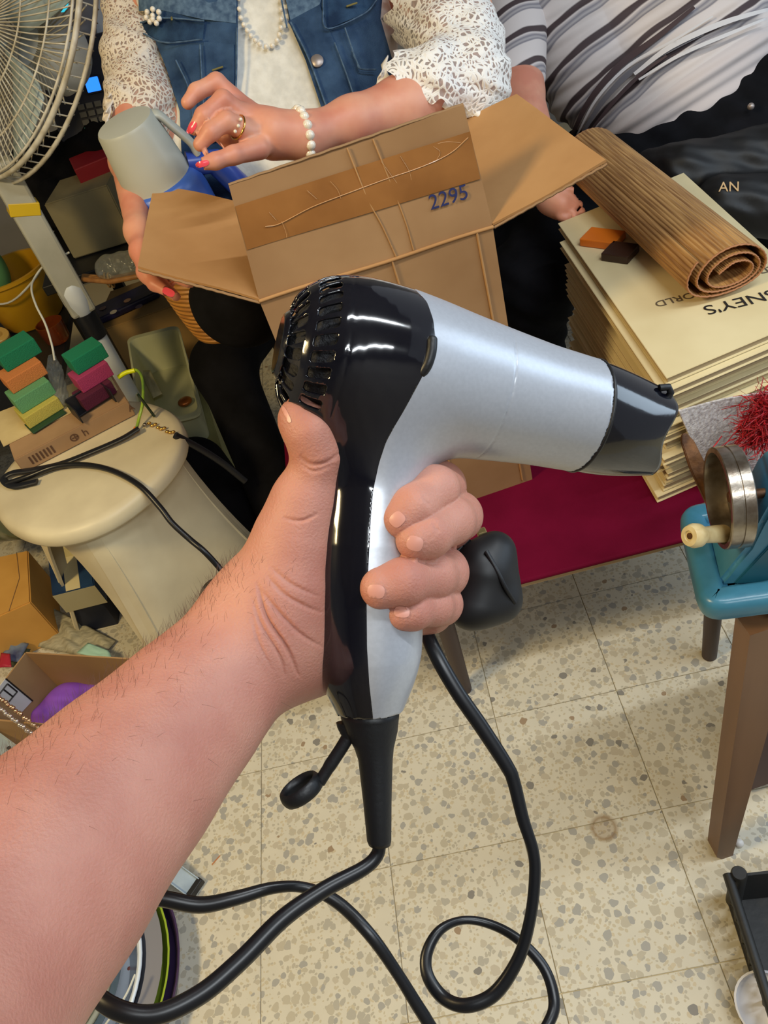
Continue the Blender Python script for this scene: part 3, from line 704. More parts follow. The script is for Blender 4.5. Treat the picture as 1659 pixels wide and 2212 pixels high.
# ================================================================== open carton
bx = thing('cardboard_box', 'large open brown carton with flaps up and packing tape, stamped 2295', 'box', (.11, 1.26, TZ))
FLt, FRt = np.array([-.075, 1.1, .900]), np.array([.292, 1.1, .8935])
FLb, FRb = np.array([-.068, 1.1, TZ]), np.array([.297, 1.1, TZ]); BY = np.array([0, .30, 0])
fw_ = panel('front_wall', [FLb, FRb, FRt, FLt], .004, card_d, bx, 10, 12, .0015)
panel('left_wall', [FLb+BY, FLb+(0, .004, 0), FLt+(0, .004, 0), FLt+BY], .004, card, bx)
panel('right_wall', [FRb+(0, .004, 0), FRb+BY, FRt+BY, FRt+(0, .004, 0)], .004, card, bx)
panel('back_wall', [FRb+BY, FLb+BY, FLt+BY, FRt+BY], .004, card, bx)
panel('bottom', [FLb+(.005, .005, .004), FRb+(-.005, .005, .004), FRb+BY+(-.005, -.005, .004), FLb+BY+(.005, -.005, .004)], .003, card, bx)
FTl = D(495, 400, 0); ft = lambda x, y, yy: CAM+ray(x, y)*(yy/ray(x, y)[1])
q = [ft(560, 650, 1.1), ft(1065, 490, 1.1), ft(1001, 226, 1.125), ft(494, 400, 1.125)]
ff = panel('front_flap', q, .004, card_d, bx, 10, 8, .0018)
bl = lambda Q, u, v: (1-u)*(1-v)*Q[0]+u*(1-v)*Q[1]+u*v*Q[2]+(1-u)*v*Q[3]
nf = np.cross(q[1]-q[0], q[3]-q[0]); nf /= np.linalg.norm(nf)
if nf@fw > 0: nf = -nf
panel('tape_band', [bl(q, .005, .46)+nf*.0026, bl(q, .995, .42)+nf*.0026, bl(q, .998, .80)+nf*.0026, bl(q, .003, .83)+nf*.0026], .0004, tape_m, ff, 10, 3, .0016, label='glossy brown packing tape')
Q2 = q
def flapline(name, pts, r, m):
    tube(name, catmull([bl(Q2, u, v)+nf*.0035 for u, v in pts], 5), r, m, ff, seg=6)
flapline('tape_wrinkle', [(.10, .60), (.16, .585), (.30, .63), (.45, .645), (.60, .655), (.78, .66), (.90, .69), (.985, .76)], .0007, tape_wr)
for pts in ([(.17, .60), (.175, .50), (.172, .46)], [(.40, .78), (.42, .70), (.425, .62)], [(.62, .80), (.64, .70), (.66, .60)], [(.70, .79), (.72, .66), (.72, .58)], [(.30, .77), (.33, .68)], [(.84, .78), (.86, .72), (.83, .66)], [(.95, .74), (.90, .78), (.86, .79)], [(.13, .70), (.15, .62)]):
    flapline('tape_wrinkle', pts, .00035, tape_wr)
# folds and crush marks of the board
for (a, b, c, d_) in (((.50, .98), (.53, .55), (.56, .30), (.585, .0)), ((.61, .98), (.63, .7), (.655, .3), (.66, .02))):
    tube('board_fold', catmull([bl(Q2, *p)+nf*.0022 for p in (a, b, c, d_)], 6), .0011, card, ff, seg=8)
tube('rim_fold', [bl(Q2, u, 0)+nf*.0016+np.array([0, 0, .0012*math.sin(u*9)]) for u in np.linspace(0, 1, 14)], .0028, card, bx, seg=8)
wq = [FLb, FRb, FRt, FLt]; wn = np.array([0, -1, 0.])
tube('wall_fold', catmull([bl(wq, u, v)+wn*.002 for u, v in ((.565, 1), (.575, .8), (.58, .5), (.59, .05))], 5), .0016, card, bx, seg=8)
tube('wall_fold', catmull([bl(wq, u, v)+wn*.002 for u, v in ((.93, 1), (.935, .7), (.94, .4), (.945, .02))], 5), .002, card, bx, seg=8)
for qq, nm in (([q[3], q[2]], 'flap_edge'),):
    tube(nm, [qq[0]*(1-t)+qq[1]*t+np.array([0, .001, .0005*math.sin(t*60)]) for t in np.linspace(0, 1, 24)], .0022, card_edge, ff, seg=6)
# stamp
o_ = bl(q, .765, .305)+nf*.0042; xd = (q[1]-q[0]); yd = (q[3]-q[0])
text('stamp', '2295', basis(o_, xd, yd) @ Matrix.Scale(1, 4), .030, ink, ff, .0003, label='blue stamped number 2295')
hl0, hl1 = FLt, at(508, 438, .955)
pl = [hl0, at(298, 580, .972), at(333, 402, .985), hl1]
panel('left_flap', pl, .004, card, bx, 6, 6, .002)
tube('flap_edge', [pl[0]*(1-t)+pl[1]*t+np.array([0, -.001, -.002+.0006*math.sin(t*70)]) for t in np.linspace(0, 1, 24)], .0022, card_edge, bx, seg=6)
pr_ = [FRt+(.002, 0, 0), at(1311, 351, .945), at(1118, 207, .975), at(960, 280, .94)]
panel('right_flap', pr_[::-1], .004, card, bx, 6, 6, .002)
tube('flap_edge', [pr_[0]*(1-t)+pr_[1]*t+np.array([0, -.001, -.002+.0006*math.sin(t*70)]) for t in np.linspace(0, 1, 24)], .0022, card_edge, bx, seg=6)

# ================================================================== stack of big cream books
ZT = .64; c0 = at(1420, 1088, TZ); cT = at(1440, 815, ZT); bT = at(1205, 480, ZT); fT = at(1659, 722, ZT)
ld = (bT-cT); LL = np.linalg.norm(ld); ld /= LL; fd = fT-cT; fd[2] = 0; fd = fd-ld*(fd@ld)*0; fd /= np.linalg.norm(fd)
NB = 17; th = (ZT-TZ-.002)/NB; rb = random.Random(5)
desc = ['lowest', 'second lowest', 'third lowest', 'fourth lowest', 'fifth lowest', 'sixth lowest', 'seventh lowest', 'eighth lowest', 'middle', 'eighth from the top', 'seventh from the top', 'sixth from the top', 'fifth from the top', 'fourth from the top', 'third from the top', 'second from the top']
def big_book(i, o, l, wdt, z, t, label):
    b = thing('big_book', label, 'book', (*(o+ld*l/2+fd*wdt/2)[:2], z), 'cream books stacked on the low table')
    cov = t*.14
    def slab(name, in0, in1, z0, z1, m, bev=0):
        P = [o+fd*in0+ld*in1, o+fd*(wdt-in0)+ld*in1, o+fd*(wdt-in0)+ld*(l-in1), o+fd*in0+ld*(l-in1)]
        P = [np.array([p[0], p[1], z+z0]) for p in P]
        return prism(name, P, (0, 0, z1-z0), m, b, bevel=bev)
    slab('cover', 0, 0, t-cov, t-.0006, paper, cov*.3); slab('cover', 0, 0, 0.0002, cov, paper, cov*.3)
    slab('pages', .004, .004, cov, t-cov, pagem)
    P = [o, o+fd*.0, o+fd*.0, o]
    return b
for i in range(NB):
    t = i/(NB-1); o = c0*(1-t)+cT*t
    j = rb.uniform(-.011, .011) if 0 < i < NB-1 else 0
    k = rb.uniform(-.003, .018) if 0 < i < NB-1 else 0
    if i == NB-2: j, k = -.012, -.012
    l = LL*(.90+rb.uniform(-.05, .04))+(.05 if i == NB-2 else 0)
    if i == NB-1: l = LL
    oo = o+fd*k+ld*j
    b = big_book(i, np.array([oo[0], oo[1], 0]), l, .30, TZ+.0012+i*th, th-.0008, ('top cream book with upside-down capital lettering under the bamboo roll' if i == NB-1 else 'cream book %s in the stack on the magenta table' % desc[i]))
    if i == NB-1: topb = b
zt = TZ+.0012+NB*th-.0008
def updown(name, s, x0, y0, x1, y1, size, m):
    a = at(x0, y0, zt); e = at(x1, y1, zt)      # text starts at the right and runs to the left in view
    xd_ = e-a; xd_[2] = 0; yd_ = np.cross([0, 0, 1], xd_)
    text(name, s, basis(a+np.array([0, 0, .0003]), xd_, yd_), size, m, topb, .0002)
updown('cover_lettering', "DISNEY'S", 1722, 612, 1512, 664, .040, inkblack)
updown('cover_lettering', 'WORLD', 1530, 622, 1408, 654, .026, mat('ink_soft', (96, 84, 70), .6))
updown('cover_lettering', 'CHILDREN', 1720, 560, 1600, 592, .024, mat('ink_soft', (96, 84, 70), .6))
# packet lying under the roll
pk = thing('orange_packet', 'small orange and black packet under the back end of the bamboo roll', 'packet', (*at(1300, 520, zt)[:2], zt))
c = at(1302, 515, zt+.008); box('carton', c, (.075, .05, .016), mat('orange_print', (214, 112, 24), .4), pk, rot=Matrix.Rotation(-.9, 3, 'Z'), bevel=.002)
c = at(1340, 545, zt+.008); box('dark_end', c, (.055, .05, .016), mat('brown_print', (52, 30, 20), .4), pk, rot=Matrix.Rotation(-.9, 3, 'Z'), bevel=.002)
# ================================================================== rolled bamboo mat

RZ = zt+.050; A0 = at(1572, 582, RZ+.004); A1 = at(1268, 322, RZ+.004); ra = A1-A0; RL = np.linalg.norm(ra); ra /= RL
sx = np.cross(ra, [0, 0, 1]); sx /= np.linalg.norm(sx); sy = np.cross(sx, ra)
mrl = thing('bamboo_roll', 'rolled-up brown bamboo slat mat lying on top of the book stack', 'mat', (*((A0+A1)/2)[:2], zt))
bam = mat('bamboo', (196, 150, 92), .5, c2=(142, 100, 60), nscale=300, spec=.3)
for nd_ in list(bam.node_tree.nodes):
    if nd_.type == 'MAPPING': mpn = nd_
    if nd_.type == 'TEX_NOISE': nzn = nd_
nzn.inputs['Scale'].default_value = 1.0
mpn.vector_type = 'POINT'
Rm = Matrix((tuple(sx), tuple(sy), tuple(ra))).to_euler('XYZ')
mpn.inputs['Rotation'].default_value = Rm; mpn.inputs['Scale'].default_value = (1, 1, 1)
m2 = bam.node_tree.nodes.new('ShaderNodeVectorMath'); m2.operation = 'MULTIPLY'; m2.inputs[1].default_value = (260, 260, 9)
bam.node_tree.links.new(mpn.outputs[0], m2.inputs[0]); bam.node_tree.links.new(m2.outputs[0], nzn.inputs[0])
NS = 620; V = []; Fc = []
def spiral(t, e=0):
    th_ = 2*math.pi*3.05*t+2.4; rr = 1-.60*t**1.05-.05*(t > .94)*math.sin((t-.94)*50)
    fl = .0013*abs(math.sin(t*math.pi*155))*(1-.0*t)
    a = .073*rr+fl+e; b = .050*rr*(1-.12*t)+fl+e
    ang = th_; x = a*math.cos(ang); y = b*math.sin(ang)
    x += .010*t; y -= (.010*t+.004*math.cos(ang*2)*(1-t)); return x, y
for z0 in (0, 1):
    for k in range(NS+1):
        t = k/NS
        for e in (0, -.0026):
            x, y = spiral(t, e if e else 0)
            V.append(A0+ra*RL*z0+sx*x+sy*y)
st = (NS+1)*2
for k in range(NS):
    a, b, c_, d_ = k*2, k*2+1, k*2+3, k*2+2
    Fc += [(a, d_, d_+st, a+st), (b, b+st, c_+st, c_), (a, b, c_, d_), (a+st, d_+st, c_+st, b+st)]
Fc += [(0, st, st+1, 1), (NS*2, NS*2+1, NS*2+1+st, NS*2+st)]
sl = mesh('slat', V, Fc, bam, mrl, True); sl['kind'] = 'stuff'; sharp(sl, 30)
cloth_e = Multi()
for off in (.0, 1.0):
    P = [A0+ra*(RL*off-(.0012 if off == 0 else -.0012))+sx*spiral(t, -.0013)[0]+sy*spiral(t, -.0013)[1] for t in np.linspace(0, 1, 260)]
    tube('binding', P, .0016, mat('binding', (176, 122, 84), .9, bump=.6, bscale=400), mrl, seg=6)
tube_b = None; None and cloth_e.build('binding', mat('binding', (176, 122, 84), .9, bump=.6, bscale=400), mrl)
# ================================================================== white lace cloth, red fringe
fn_ = np.array([fd[1], -fd[0], 0])
def fp(x, y, o): 
    d = ray(x, y); return CAM+d*(((c0-CAM)@fn_+o)/(d@fn_))
wl = union([cone(fp(1512, 900, .035), fp(1590, 925, .035), .024, .026), cone(fp(1560, 960, .04), fp(1660, 930, .04), .03, .03), cone(fp(1530, 985, .04), fp(1600, 1010, .04), .022, .03), cone(fp(1560, 1040, .04), fp(1660, 1030, .04), .03, .03)], .03)
o = panel('white_cloth', [fp(1530, 1048, .03), fp(1700, 1040, .03), fp(1690, 838, .035), fp(1466, 888, .022)], .004, mat('white_crochet', (222, 216, 212), .9, c2=(170, 160, 158), nscale=150, bump=1, bscale=190), None, 30, 30, .004, None, True)
tag(o, 'crumpled white crochet cloth beside the books, red fringe on it', 'cloth')
fr = Multi(); rf = random.Random(11)
base = [fp(1655, 905, .095), fp(1640, 935, .095), fp(1670, 880, .095), fp(1690, 920, .095)]
for i in range(2400):
    b = base[rf.randrange(4)]+np.array([rf.gauss(0, .014), rf.gauss(0, .014), rf.gauss(0, .010)])
    d = np.array([rf.gauss(-.25, .8), rf.gauss(-.1, .8), rf.gauss(.1, .5)]); d /= np.linalg.norm(d); L = rf.uniform(.012, .036)
    s = np.cross(d, [rf.gauss(0, 1), rf.gauss(0, 1), 1]); s /= np.linalg.norm(s); wd = rf.uniform(.0005, .0011)
    m1 = b+d*L*.5+np.array([0, 0, .002]); e = b+d*L+np.array([rf.gauss(0, .005), rf.gauss(0, .005), -.004])
    fr.add([b-s*wd, b+s*wd, m1+s*wd, m1-s*wd, e+s*wd*.6, e-s*wd*.6], [(0, 1, 2, 3), (3, 2, 4, 5)])
o = fr.build('red_tassel', mat('red_fringe', (196, 20, 34), .6, c2=(120, 6, 20), nscale=160), None)
tag(o, 'bright red fringed tassel lying on the white crochet cloth', 'tassel', kind='stuff')
# ================================================================== small sewing table and its hand-crank machine
MZ = .70
stb = thing('sewing_table', 'brown wooden table whose tapered leg stands under the blue hand-crank machine', 'table', (.60, .55, 0))
L0 = at(1547, 1862, 0)
def leg(cxx, cyy):
    pts = []
    for z, w_ in ((0, .018), (.02, .030), (MZ-.04, .058)):
        pts.append((z, w_))
    V = []; 
    for z, w_ in pts:
        V += [(cxx+(.0 if z > 0 else .012), cyy, z), (cxx+w_+(.0 if z > 0 else .012), cyy, z), (cxx+w_+(.0 if z > 0 else .012), cyy+.03, z), (cxx+(.0 if z > 0 else .012), cyy+.03, z)]
    Fc = [(3, 2, 1, 0), (8, 9, 10, 11)]
    for j in (0, 4):
        for k in range(4): Fc.append((j+k, j+(k+1) % 4, j+4+(k+1) % 4, j+4+k))
    return mesh('leg', V, Fc, woodb, stb, False)
leg(L0[0], L0[1]); leg(L0[0]+.5, L0[1]); leg(L0[0]+.5, L0[1]+.13); leg(L0[0]+.30, L0[1]+.13)
box('tabletop', (L0[0]+.30, L0[1]+.085, MZ-.012), (.54, .17, .024), woodb, stb)
box('side_panel', (L0[0]+.30, L0[1]+.09, MZ-.36), (.40, .012, .64), mat('maroon_panel', (64, 20, 26), .5), stb)
sm = thing('hand_crank_machine', 'turquoise hand-crank machine with a worn steel wheel at the right edge', 'sewing machine', (.42, .60, MZ))
bq = [at(1513, 1345, MZ+.006), at(1720, 1318, MZ+.006), at(1740, 1085, MZ+.006), at(1462, 1118, MZ+.006)]
def rounded(poly, r, n=6):
    out = []; N = len(poly)
    for i in range(N):
        p = np.array(poly[i]); a = np.array(poly[i-1])-p; b = np.array(poly[(i+1) % N])-p; a /= np.linalg.norm(a); b /= np.linalg.norm(b)
        for k in range(n+1):
            t = k/n; out.append(p+a*r*(1-t)**2+b*r*t**2)
    return out
ro = rounded(bq, .028)
cc = np.mean(ro, axis=0)
def ringz(s, z): return [np.array([cc[0]+(p[0]-cc[0])*s[0], cc[1]+(p[1]-cc[1])*s[1], z]) for p in ro]
def inset(d, z):
    out = []
    N = len(ro)
    for i in range(N):
        a = ro[i-1]; b = ro[(i+1) % N]; t = b-a; t[2] = 0; t /= np.linalg.norm(t); n_ = np.array([-t[1], t[0], 0])
        if n_@(cc-ro[i]) < 0: n_ = -n_
        p = ro[i]+n_*d; out.append(np.array([p[0], p[1], z]))
    return out
rings = [inset(.010, MZ), inset(.002, MZ+.003), inset(0, MZ+.010), inset(0, MZ+.022), inset(.003, MZ+.0285), inset(.008, MZ+.031), inset(.022, MZ+.031), inset(.026, MZ+.029), inset(.029, MZ+.022), inset(.034, MZ+.019)]
V = [p for r_ in rings for p in r_]; n = len(ro); Fc = []
for i in range(len(rings)-1):
    for k in range(n): Fc.append((i*n+k, i*n+(k+1) % n, (i+1)*n+(k+1) % n, (i+1)*n+k))
Fc.append(tuple(range(n))[::-1]); Fc.append(tuple((len(rings)-1)*n+k for k in range(n)))
sharp(mesh('base_tray', V, Fc, teal, sm), 50)
# body: column rising from the tray and leaning over to the right
bz = MZ+.019
fo = [at(1538, 1268, bz), at(1700, 1258, bz)]; bk = [at(1512, 1130, bz), at(1712, 1110, bz)]
u_ = (fo[1]-fo[0]); u_ /= np.linalg.norm(u_); v_ = (bk[0]-fo[0]); v_ /= np.linalg.norm(v_)
def bodyp(a, z, o_=0): return fo[0]+u_*a+np.array([0, 0, z])+v_*o_
prof = [(0, 0), (.16, 0), (.16, .150), (.085, .150), (.062, .143), (.045, .127), (.036, .095), (.028, .060), (.016, .035), (.010, .020)]
fnt = [bodyp(a*1.0+.004, z) for a, z in prof]
bm = bmesh.new(); vv = [bm.verts.new(tuple(p)) for p in fnt]; f = bm.faces.new(vv); r_ = bmesh.ops.extrude_face_region(bm, geom=[f])
for x in r_['geom']:
    if isinstance(x, bmesh.types.BMVert): x.co += Vector(v_*.070)
bmesh.ops.recalc_face_normals(bm, faces=bm.faces)
bmesh.ops.bevel(bm, geom=list(bm.edges), offset=.0045, segments=3, affect='EDGES')
sharp(bmo('housing', bm, teal, sm, True), 40)
pr2 = [(a+.010, z*.90) for a, z in prof[1:-1]]
bm = bmesh.new(); vv = [bm.verts.new(tuple(bodyp(a, z+.002, -.0028))) for a, z in [(.022, .004), (.155, .004), (.155, .128), (.095, .118), (.070, .096), (.050, .060)]]; f = bm.faces.new(vv); r_ = bmesh.ops.extrude_face_region(bm, geom=[f])
for x in r_['geom']:
    if isinstance(x, bmesh.types.BMVert): x.co += Vector(v_*.004)
bmesh.ops.recalc_face_normals(bm, faces=bm.faces); bmesh.ops.bevel(bm, geom=list(bm.edges), offset=.0012, segments=2, affect='EDGES')
bmo('cover_plate', bm, teal_d, sm, False)
# hand wheel
WC = D(1575, 1074, .79); wx = D(1560, 1075, .795)-D(1600, 1068, .81)
wax = -rt*.93+up*.10-fw*-.0
wax = (-rt*.99+fw*.16-up*.127); wax /= np.linalg.norm(wax)
RW = R(112, .79); ww = .0115
lathe('hand_wheel_rim', [(RW-.006, -ww), (RW-.001, -ww), (RW, -ww+.001), (RW, -.001), (RW-.0012, -.0005), (RW-.0012, .0008), (RW, .0013), (RW, ww-.001), (RW-.001, ww), (RW-.0055, ww), (RW-.0065, ww*.6), (RW-.0065, -ww*.6), (RW-.006, -ww)], WC, chrome_old, sm, seg=56, axis=wax)
lathe('wheel_disc', [(.0, -ww), (RW-.006, -ww), (RW-.006, -ww+.002), (.0, -ww+.002)], WC, chrome_old, sm, seg=40, axis=wax)
lathe('wheel_hub', [(0, -.02), (.007, -.02), (.007, -.002), (.005, .001), (0, .001)], WC, rust, sm, seg=20, axis=wax)
tube('wheel_shaft', [WC-wax*.002, WC-wax*.035], .005, rust, sm, seg=14)
kb = WC+wax*ww*.2-up*(RW-.013)*.97+rt*0-fw*.0-rt*.004
kend = D(1488, 1158, .765); kst = D(1566, 1152, .785); kx = kend-kst; KL = np.linalg.norm(kx); kx /= KL
lathe('crank_knob', [(0, 0), (.0085, 0), (.009, .002), (.0088, KL*.3), (.0082, KL*.55), (.0086, KL*.62), (.0118, KL*.74), (.0122, KL*.88), (.0100, KL*1.0), (.0055, KL*1.01), (.005, KL*.97), (0, KL*.97)], kst, ivory, sm, seg=22, axis=kx)
tube('knob_pin', [kst-kx*.01, kst+kx*KL*.99], .0032, rust, sm, seg=10)
lv = [(1474, 958), (1474, 938), (1482, 934), (1500, 952), (1528, 1008), (1545, 1060), (1540, 1110), (1524, 1082), (1492, 1012)]
prism('rusty_lever', [D(x, y, .84) for x, y in lv], fw*.005, rust, sm, bevel=.0008)
# ================================================================== black plastic crate at the right bottom
ck = thing('plastic_crate', 'black plastic crate on the floor at the lower right corner', 'crate', (.47, .29, 0))
CA = at(1563, 1952, 0); CB = at(1668, 2290, 0); cdv = CB-CA; CLn = np.linalg.norm(cdv); cdv /= CLn; cin = np.array([-cdv[1], cdv[0], 0]); 
if cin[0] < 0: cin = -cin
CHh = .115; blk = mat('crate_black', (30, 30, 30), .5, bump=.2, bscale=60)
P_ = lambda s, z, i=0: CA+cdv*s+cin*(i+z*-.10+.012)+np.array([0, 0, z])
def bar(n_, a, b, r_, m=blk): tube(n_, [a, b], r_, m, ck, seg=8)
bar('bottom_rail', P_(-.005, .006), P_(CLn, .006), .006); bar('top_rail', P_(-.005, CHh), P_(CLn, CHh), .0075)
for s in np.linspace(0, CLn, 8): bar('upright', P_(s, .004), P_(s, CHh), .0045)
for i, s in enumerate(np.linspace(0, CLn-.05, 7)): bar('diagonal_rib', P_(s, .004), P_(s+.05, CHh), .003)
panel('side_panel', [P_(0, .004, .006), P_(CLn, .004, .006), P_(CLn, .06, .006), P_(0, .06, .006)], .002, blk, ck)
prism('crate_floor', [P_(0, .004, .005), P_(CLn, .004, .005), P_(CLn, .004, .26), P_(0, .004, .26)], (0, 0, .004), blk, ck)
prism('end_wall', [P_(0, .004, .005), P_(0, .004, .26), P_(0, CHh, .26), P_(0, CHh, .005)], cdv*-.004, blk, ck)
lathe('corner_post', [(0, 0), (.012, 0), (.012, CHh+.006), (.010, CHh+.010), (0, CHh+.010)], P_(-.002, 0, .004), blk, ck, seg=16)
o = ball('white_bead', D(1597, 1821, 1.33), .0075, mat('white_bead', (226, 222, 216), .4)); tag(o, 'small white bead by the corner of the black crate', 'bead')
o = lathe('white_dish', [(0, 0), (.034, 0), (.040, .006), (.046, .016), (.048, .026), (.045, .026), (.042, .014), (.030, .005), (0, .004)], at(1672, 2165, .045), mat('white_china', (226, 226, 232), .3), None, seg=30, axis=(-.55, -.3, .8)); tag(o, 'white dish edge showing inside the black crate', 'dish')
o = box('straw_piece', at(467, 1858, .003), (.022, .0022, .0022), mat('straw', (190, 120, 70), .6), rot=Matrix.Rotation(.62, 3, 'Z'), bevel=.0004); tag(o, 'tiny orange-brown sliver lying on the terrazzo floor', 'sliver')
# ================================================================== woman in the denim waistcoat
w1 = thing('person', 'seated woman in a denim waistcoat over a white lace blouse, hands above the carton', 'person', (.08, 1.95, 0))
TD = 1.62
torso = union([chain([(455, 20, TD, 172), (690, 20, TD, 172)], .05), chain([(470, 260, TD+.02, 150), (690, 250, TD+.02, 150)], .05), chain([(380, -210, TD-.02, 110), (800, -230, TD-.02, 110)], .04), chain([(500, 470, TD+.06, 175), (720, 440, TD+.06, 175)], .05)], .12)
neck = chain([(590, -230, TD-.02, 62), (580, -400, TD-.06, 60)], .02)
head = chain([(560, -470, TD-.10, 92), (545, -560, TD-.12, 105), (535, -620, TD-.10, 100)], .03)
ARMR = chain([(860, -210, TD-.03, 92), (980, 40, TD-.12, 80), (1005, 160, 1.40, 70)], .02)     # upper arm, right of the picture
FORE = chain([(1005, 175, 1.38, 66), (870, 232, 1.32, 60), (760, 262, 1.28, 47), (660, 292, 1.25, 40)], .02)
ARML = chain([(330, -210, TD-.03, 88), (285, 60, TD-.04, 52), (302, 230, 1.53, 58)], .02)
FORL = chain([(300, 250, 1.50, 58), (276, 350, 1.46, 36), (300, 500, 1.34, 27), (308, 540, 1.31, 27)], .02)
palmR = chain([(650, 294, 1.248, 42), (590, 290, 1.235, 46), (535, 268, 1.23, 44)], .02)
fR = [chain([(528, 236, 1.225, 24), (468, 178, 1.205, 19), (425, 198, 1.195, 17), (405, 222, 1.19, 14)], .006),
      chain([(528, 256, 1.215, 25), (482, 216, 1.185, 20), (440, 250, 1.175, 18), (420, 278, 1.18, 14)], .006),
      chain([(535, 285, 1.205, 25), (490, 262, 1.178, 20), (455, 285, 1.17, 18), (432, 312, 1.175, 15)], .006),
      chain([(560, 320, 1.21, 24), (505, 335, 1.185, 19), (465, 348, 1.175, 17), (438, 354, 1.17, 13)], .006),
      chain([(600, 300, 1.245, 28), (540, 318, 1.25, 22), (490, 300, 1.25, 18), (462, 284, 1.25, 15)], .006)]
palmL = chain([(310, 545, 1.305, 27), (328, 590, 1.29, 27)], .02)
fL = [chain([(312, 588, 1.285, 17), (334, 614, 1.275, 15), (364, 632, 1.265, 10)], .005), chain([(330, 590, 1.295, 16), (352, 618, 1.29, 14), (382, 642, 1.285, 10)], .005),
      chain([(322, 580, 1.30, 16), (372, 596, 1.30, 14), (410, 612, 1.30, 11)], .005), chain([(318, 570, 1.30, 16), (365, 572, 1.30, 14), (400, 580, 1.305, 11)], .005), chain([(315, 555, 1.30, 18), (350, 545, 1.295, 15), (385, 540, 1.29, 12)], .005)]
skinf = union([union([ARMR, FORE, palmR], .03), ARML, FORL, palmL], .012)
def sk_f(P):
    b = skinf(P); b = smin(b, smin(torso(P)+.004, neck(P), .05), .06); b = smin(b, head(P), .03); d = b
    d = None
    for q in fR+fL:
        e = smin(b, q(P), .009); d = e if d is None else np.minimum(d, e)
    return d
bx_ = [q.box for q in [skinf, torso, neck, head]+fR+fL]
sk_f.box = (np.min([b[0] for b in bx_], axis=0), np.max([b[1] for b in bx_], axis=0))
V, Q = nets(sk_f, .0115, sub=2, it=4)
mesh('body', V, Q, skin_b, w1)
hair = union([ell(D(540, -600, TD-.06), [rt, up, -fw], (.105, .12, .12)), chain([(620, -560, TD, 80), (640, -400, TD+.03, 60)], .03)], .04)
V, Q = nets(hair, .02, sub=1); mesh('hair', V, Q, mat('dark_hair', (52, 36, 28), .5, bump=.5, bscale=80), w1)
def nails(lst, f, par, t0, m=nail_red):
    for c, ax, wd, ln in lst: nail(c, ax, wd, ln, f, m, par, t0=t0, lift=.0008)
nails([((414, 276), (-.5, .86), 8, 15), ((437, 354), (-1, .25), 7, 15)], sk_f, w1, 1.0)
nails([((364, 631), (1, .5), 8, 14)], sk_f, w1, 1.0)
# blouse: white lace body plus open lace sleeves
def blouse_off(P): return torso(P)
V, Q = nets(torso, .02, sub=1)
vx, vy, vd = campx(V); keep = (torso.box[1][2] > 0)
V2 = V+grad(torso, V)*.006
mesh('blouse', V2, Q, blouse_m, w1)
def sleeve(name, f, off, m, cutf, frill):
    g_ = lambda P: f(P)-off
    g_.box = (f.box[0]-off, f.box[1]+off)
    V, Q = nets(g_, .010, sub=2); x, y, d = campx(V)
    n_ = grad(f, V); V = V+n_*(.004*np.sin(x*.06+np.sin(y*.05)*2)*np.sin(y*.045))[:, None]
    A, B = clip(V, Q, cutf(x, y))
    return mesh(name, A[0], A[1], m, w1)
slr = sleeve('lace_sleeve', union([chain([(850, -150, TD-.03, 100), (930, -20, 1.52, 102), (990, 110, 1.42, 88), (1010, 175, 1.37, 80)], .03), chain([(1010, 175, 1.37, 80), (930, 195, 1.34, 74), (870, 195, 1.33, 66)], .03)], .03), .006, lace_open,
             lambda x, y: np.maximum(-(x-(840+12*np.sin(y*.12))+np.maximum(y-150, 0)*(-.2))*1.0, (y-(x-840)*.36-(182+10*np.sin(x*.13)))), None)
sll = sleeve('lace_sleeve', chain([(330, -180, TD-.04, 98), (280, 0, 1.57, 48), (300, 130, 1.55, 66), (312, 230, 1.52, 70), (296, 310, 1.50, 60)], .03), .004, lace_cream,
             lambda x, y: y-(330+10*np.sin(x*.15)-(x-300)*.15), None)
# ruffled cuffs
def cuff(name, pts, m, amp=14, n=90, hgt=44):
    P = catmull([np.array(p, float) for p in pts], n//(len(pts)-1)); V = []; Fc = []
    K = len(P)
    for i, p in enumerate(P):
        t = i/(K-1); wv = math.sin(t*34)
        for j in range(5):
            s = j/4; V.append(D(p[0]+wv*amp*.35*s*s+s*hgt*p[3]*1.0, p[1]+s*hgt*p[4]+abs(math.sin(t*34))*s*6, p[2]-.012*wv*s-.004))
    for i in range(K-1):
        for j in range(4): Fc.append((i*5+j, (i+1)*5+j, (i+1)*5+j+1, i*5+j+1))
    o = mesh(name, V, Fc, m, w1); md = o.modifiers.new('t', 'SOLIDIFY'); md.thickness = .002; return o
cuff('lace_ruffle', [(838, 118, 1.33, -.35, .5), (838, 160, 1.31, -.4, .6), (880, 170, 1.30, -.2, .8), (935, 178, 1.31, 0, 1.0), (990, 205, 1.33, .15, 1.0), (1040, 215, 1.35, .3, .6), (1075, 195, 1.38, .35, .3)], mat('lace_solid', (238, 234, 228), .8, bump=1, bscale=90))
cuff('lace_ruffle', [(252, 190, 1.47, -.8, .2), (238, 240, 1.45, -.5, .5), (232, 290, 1.43, -.2, .5), (240, 330, 1.42, 0, .5)], mat('lace_solid_cream', (226, 216, 204), .8, bump=1, bscale=90), hgt=26)
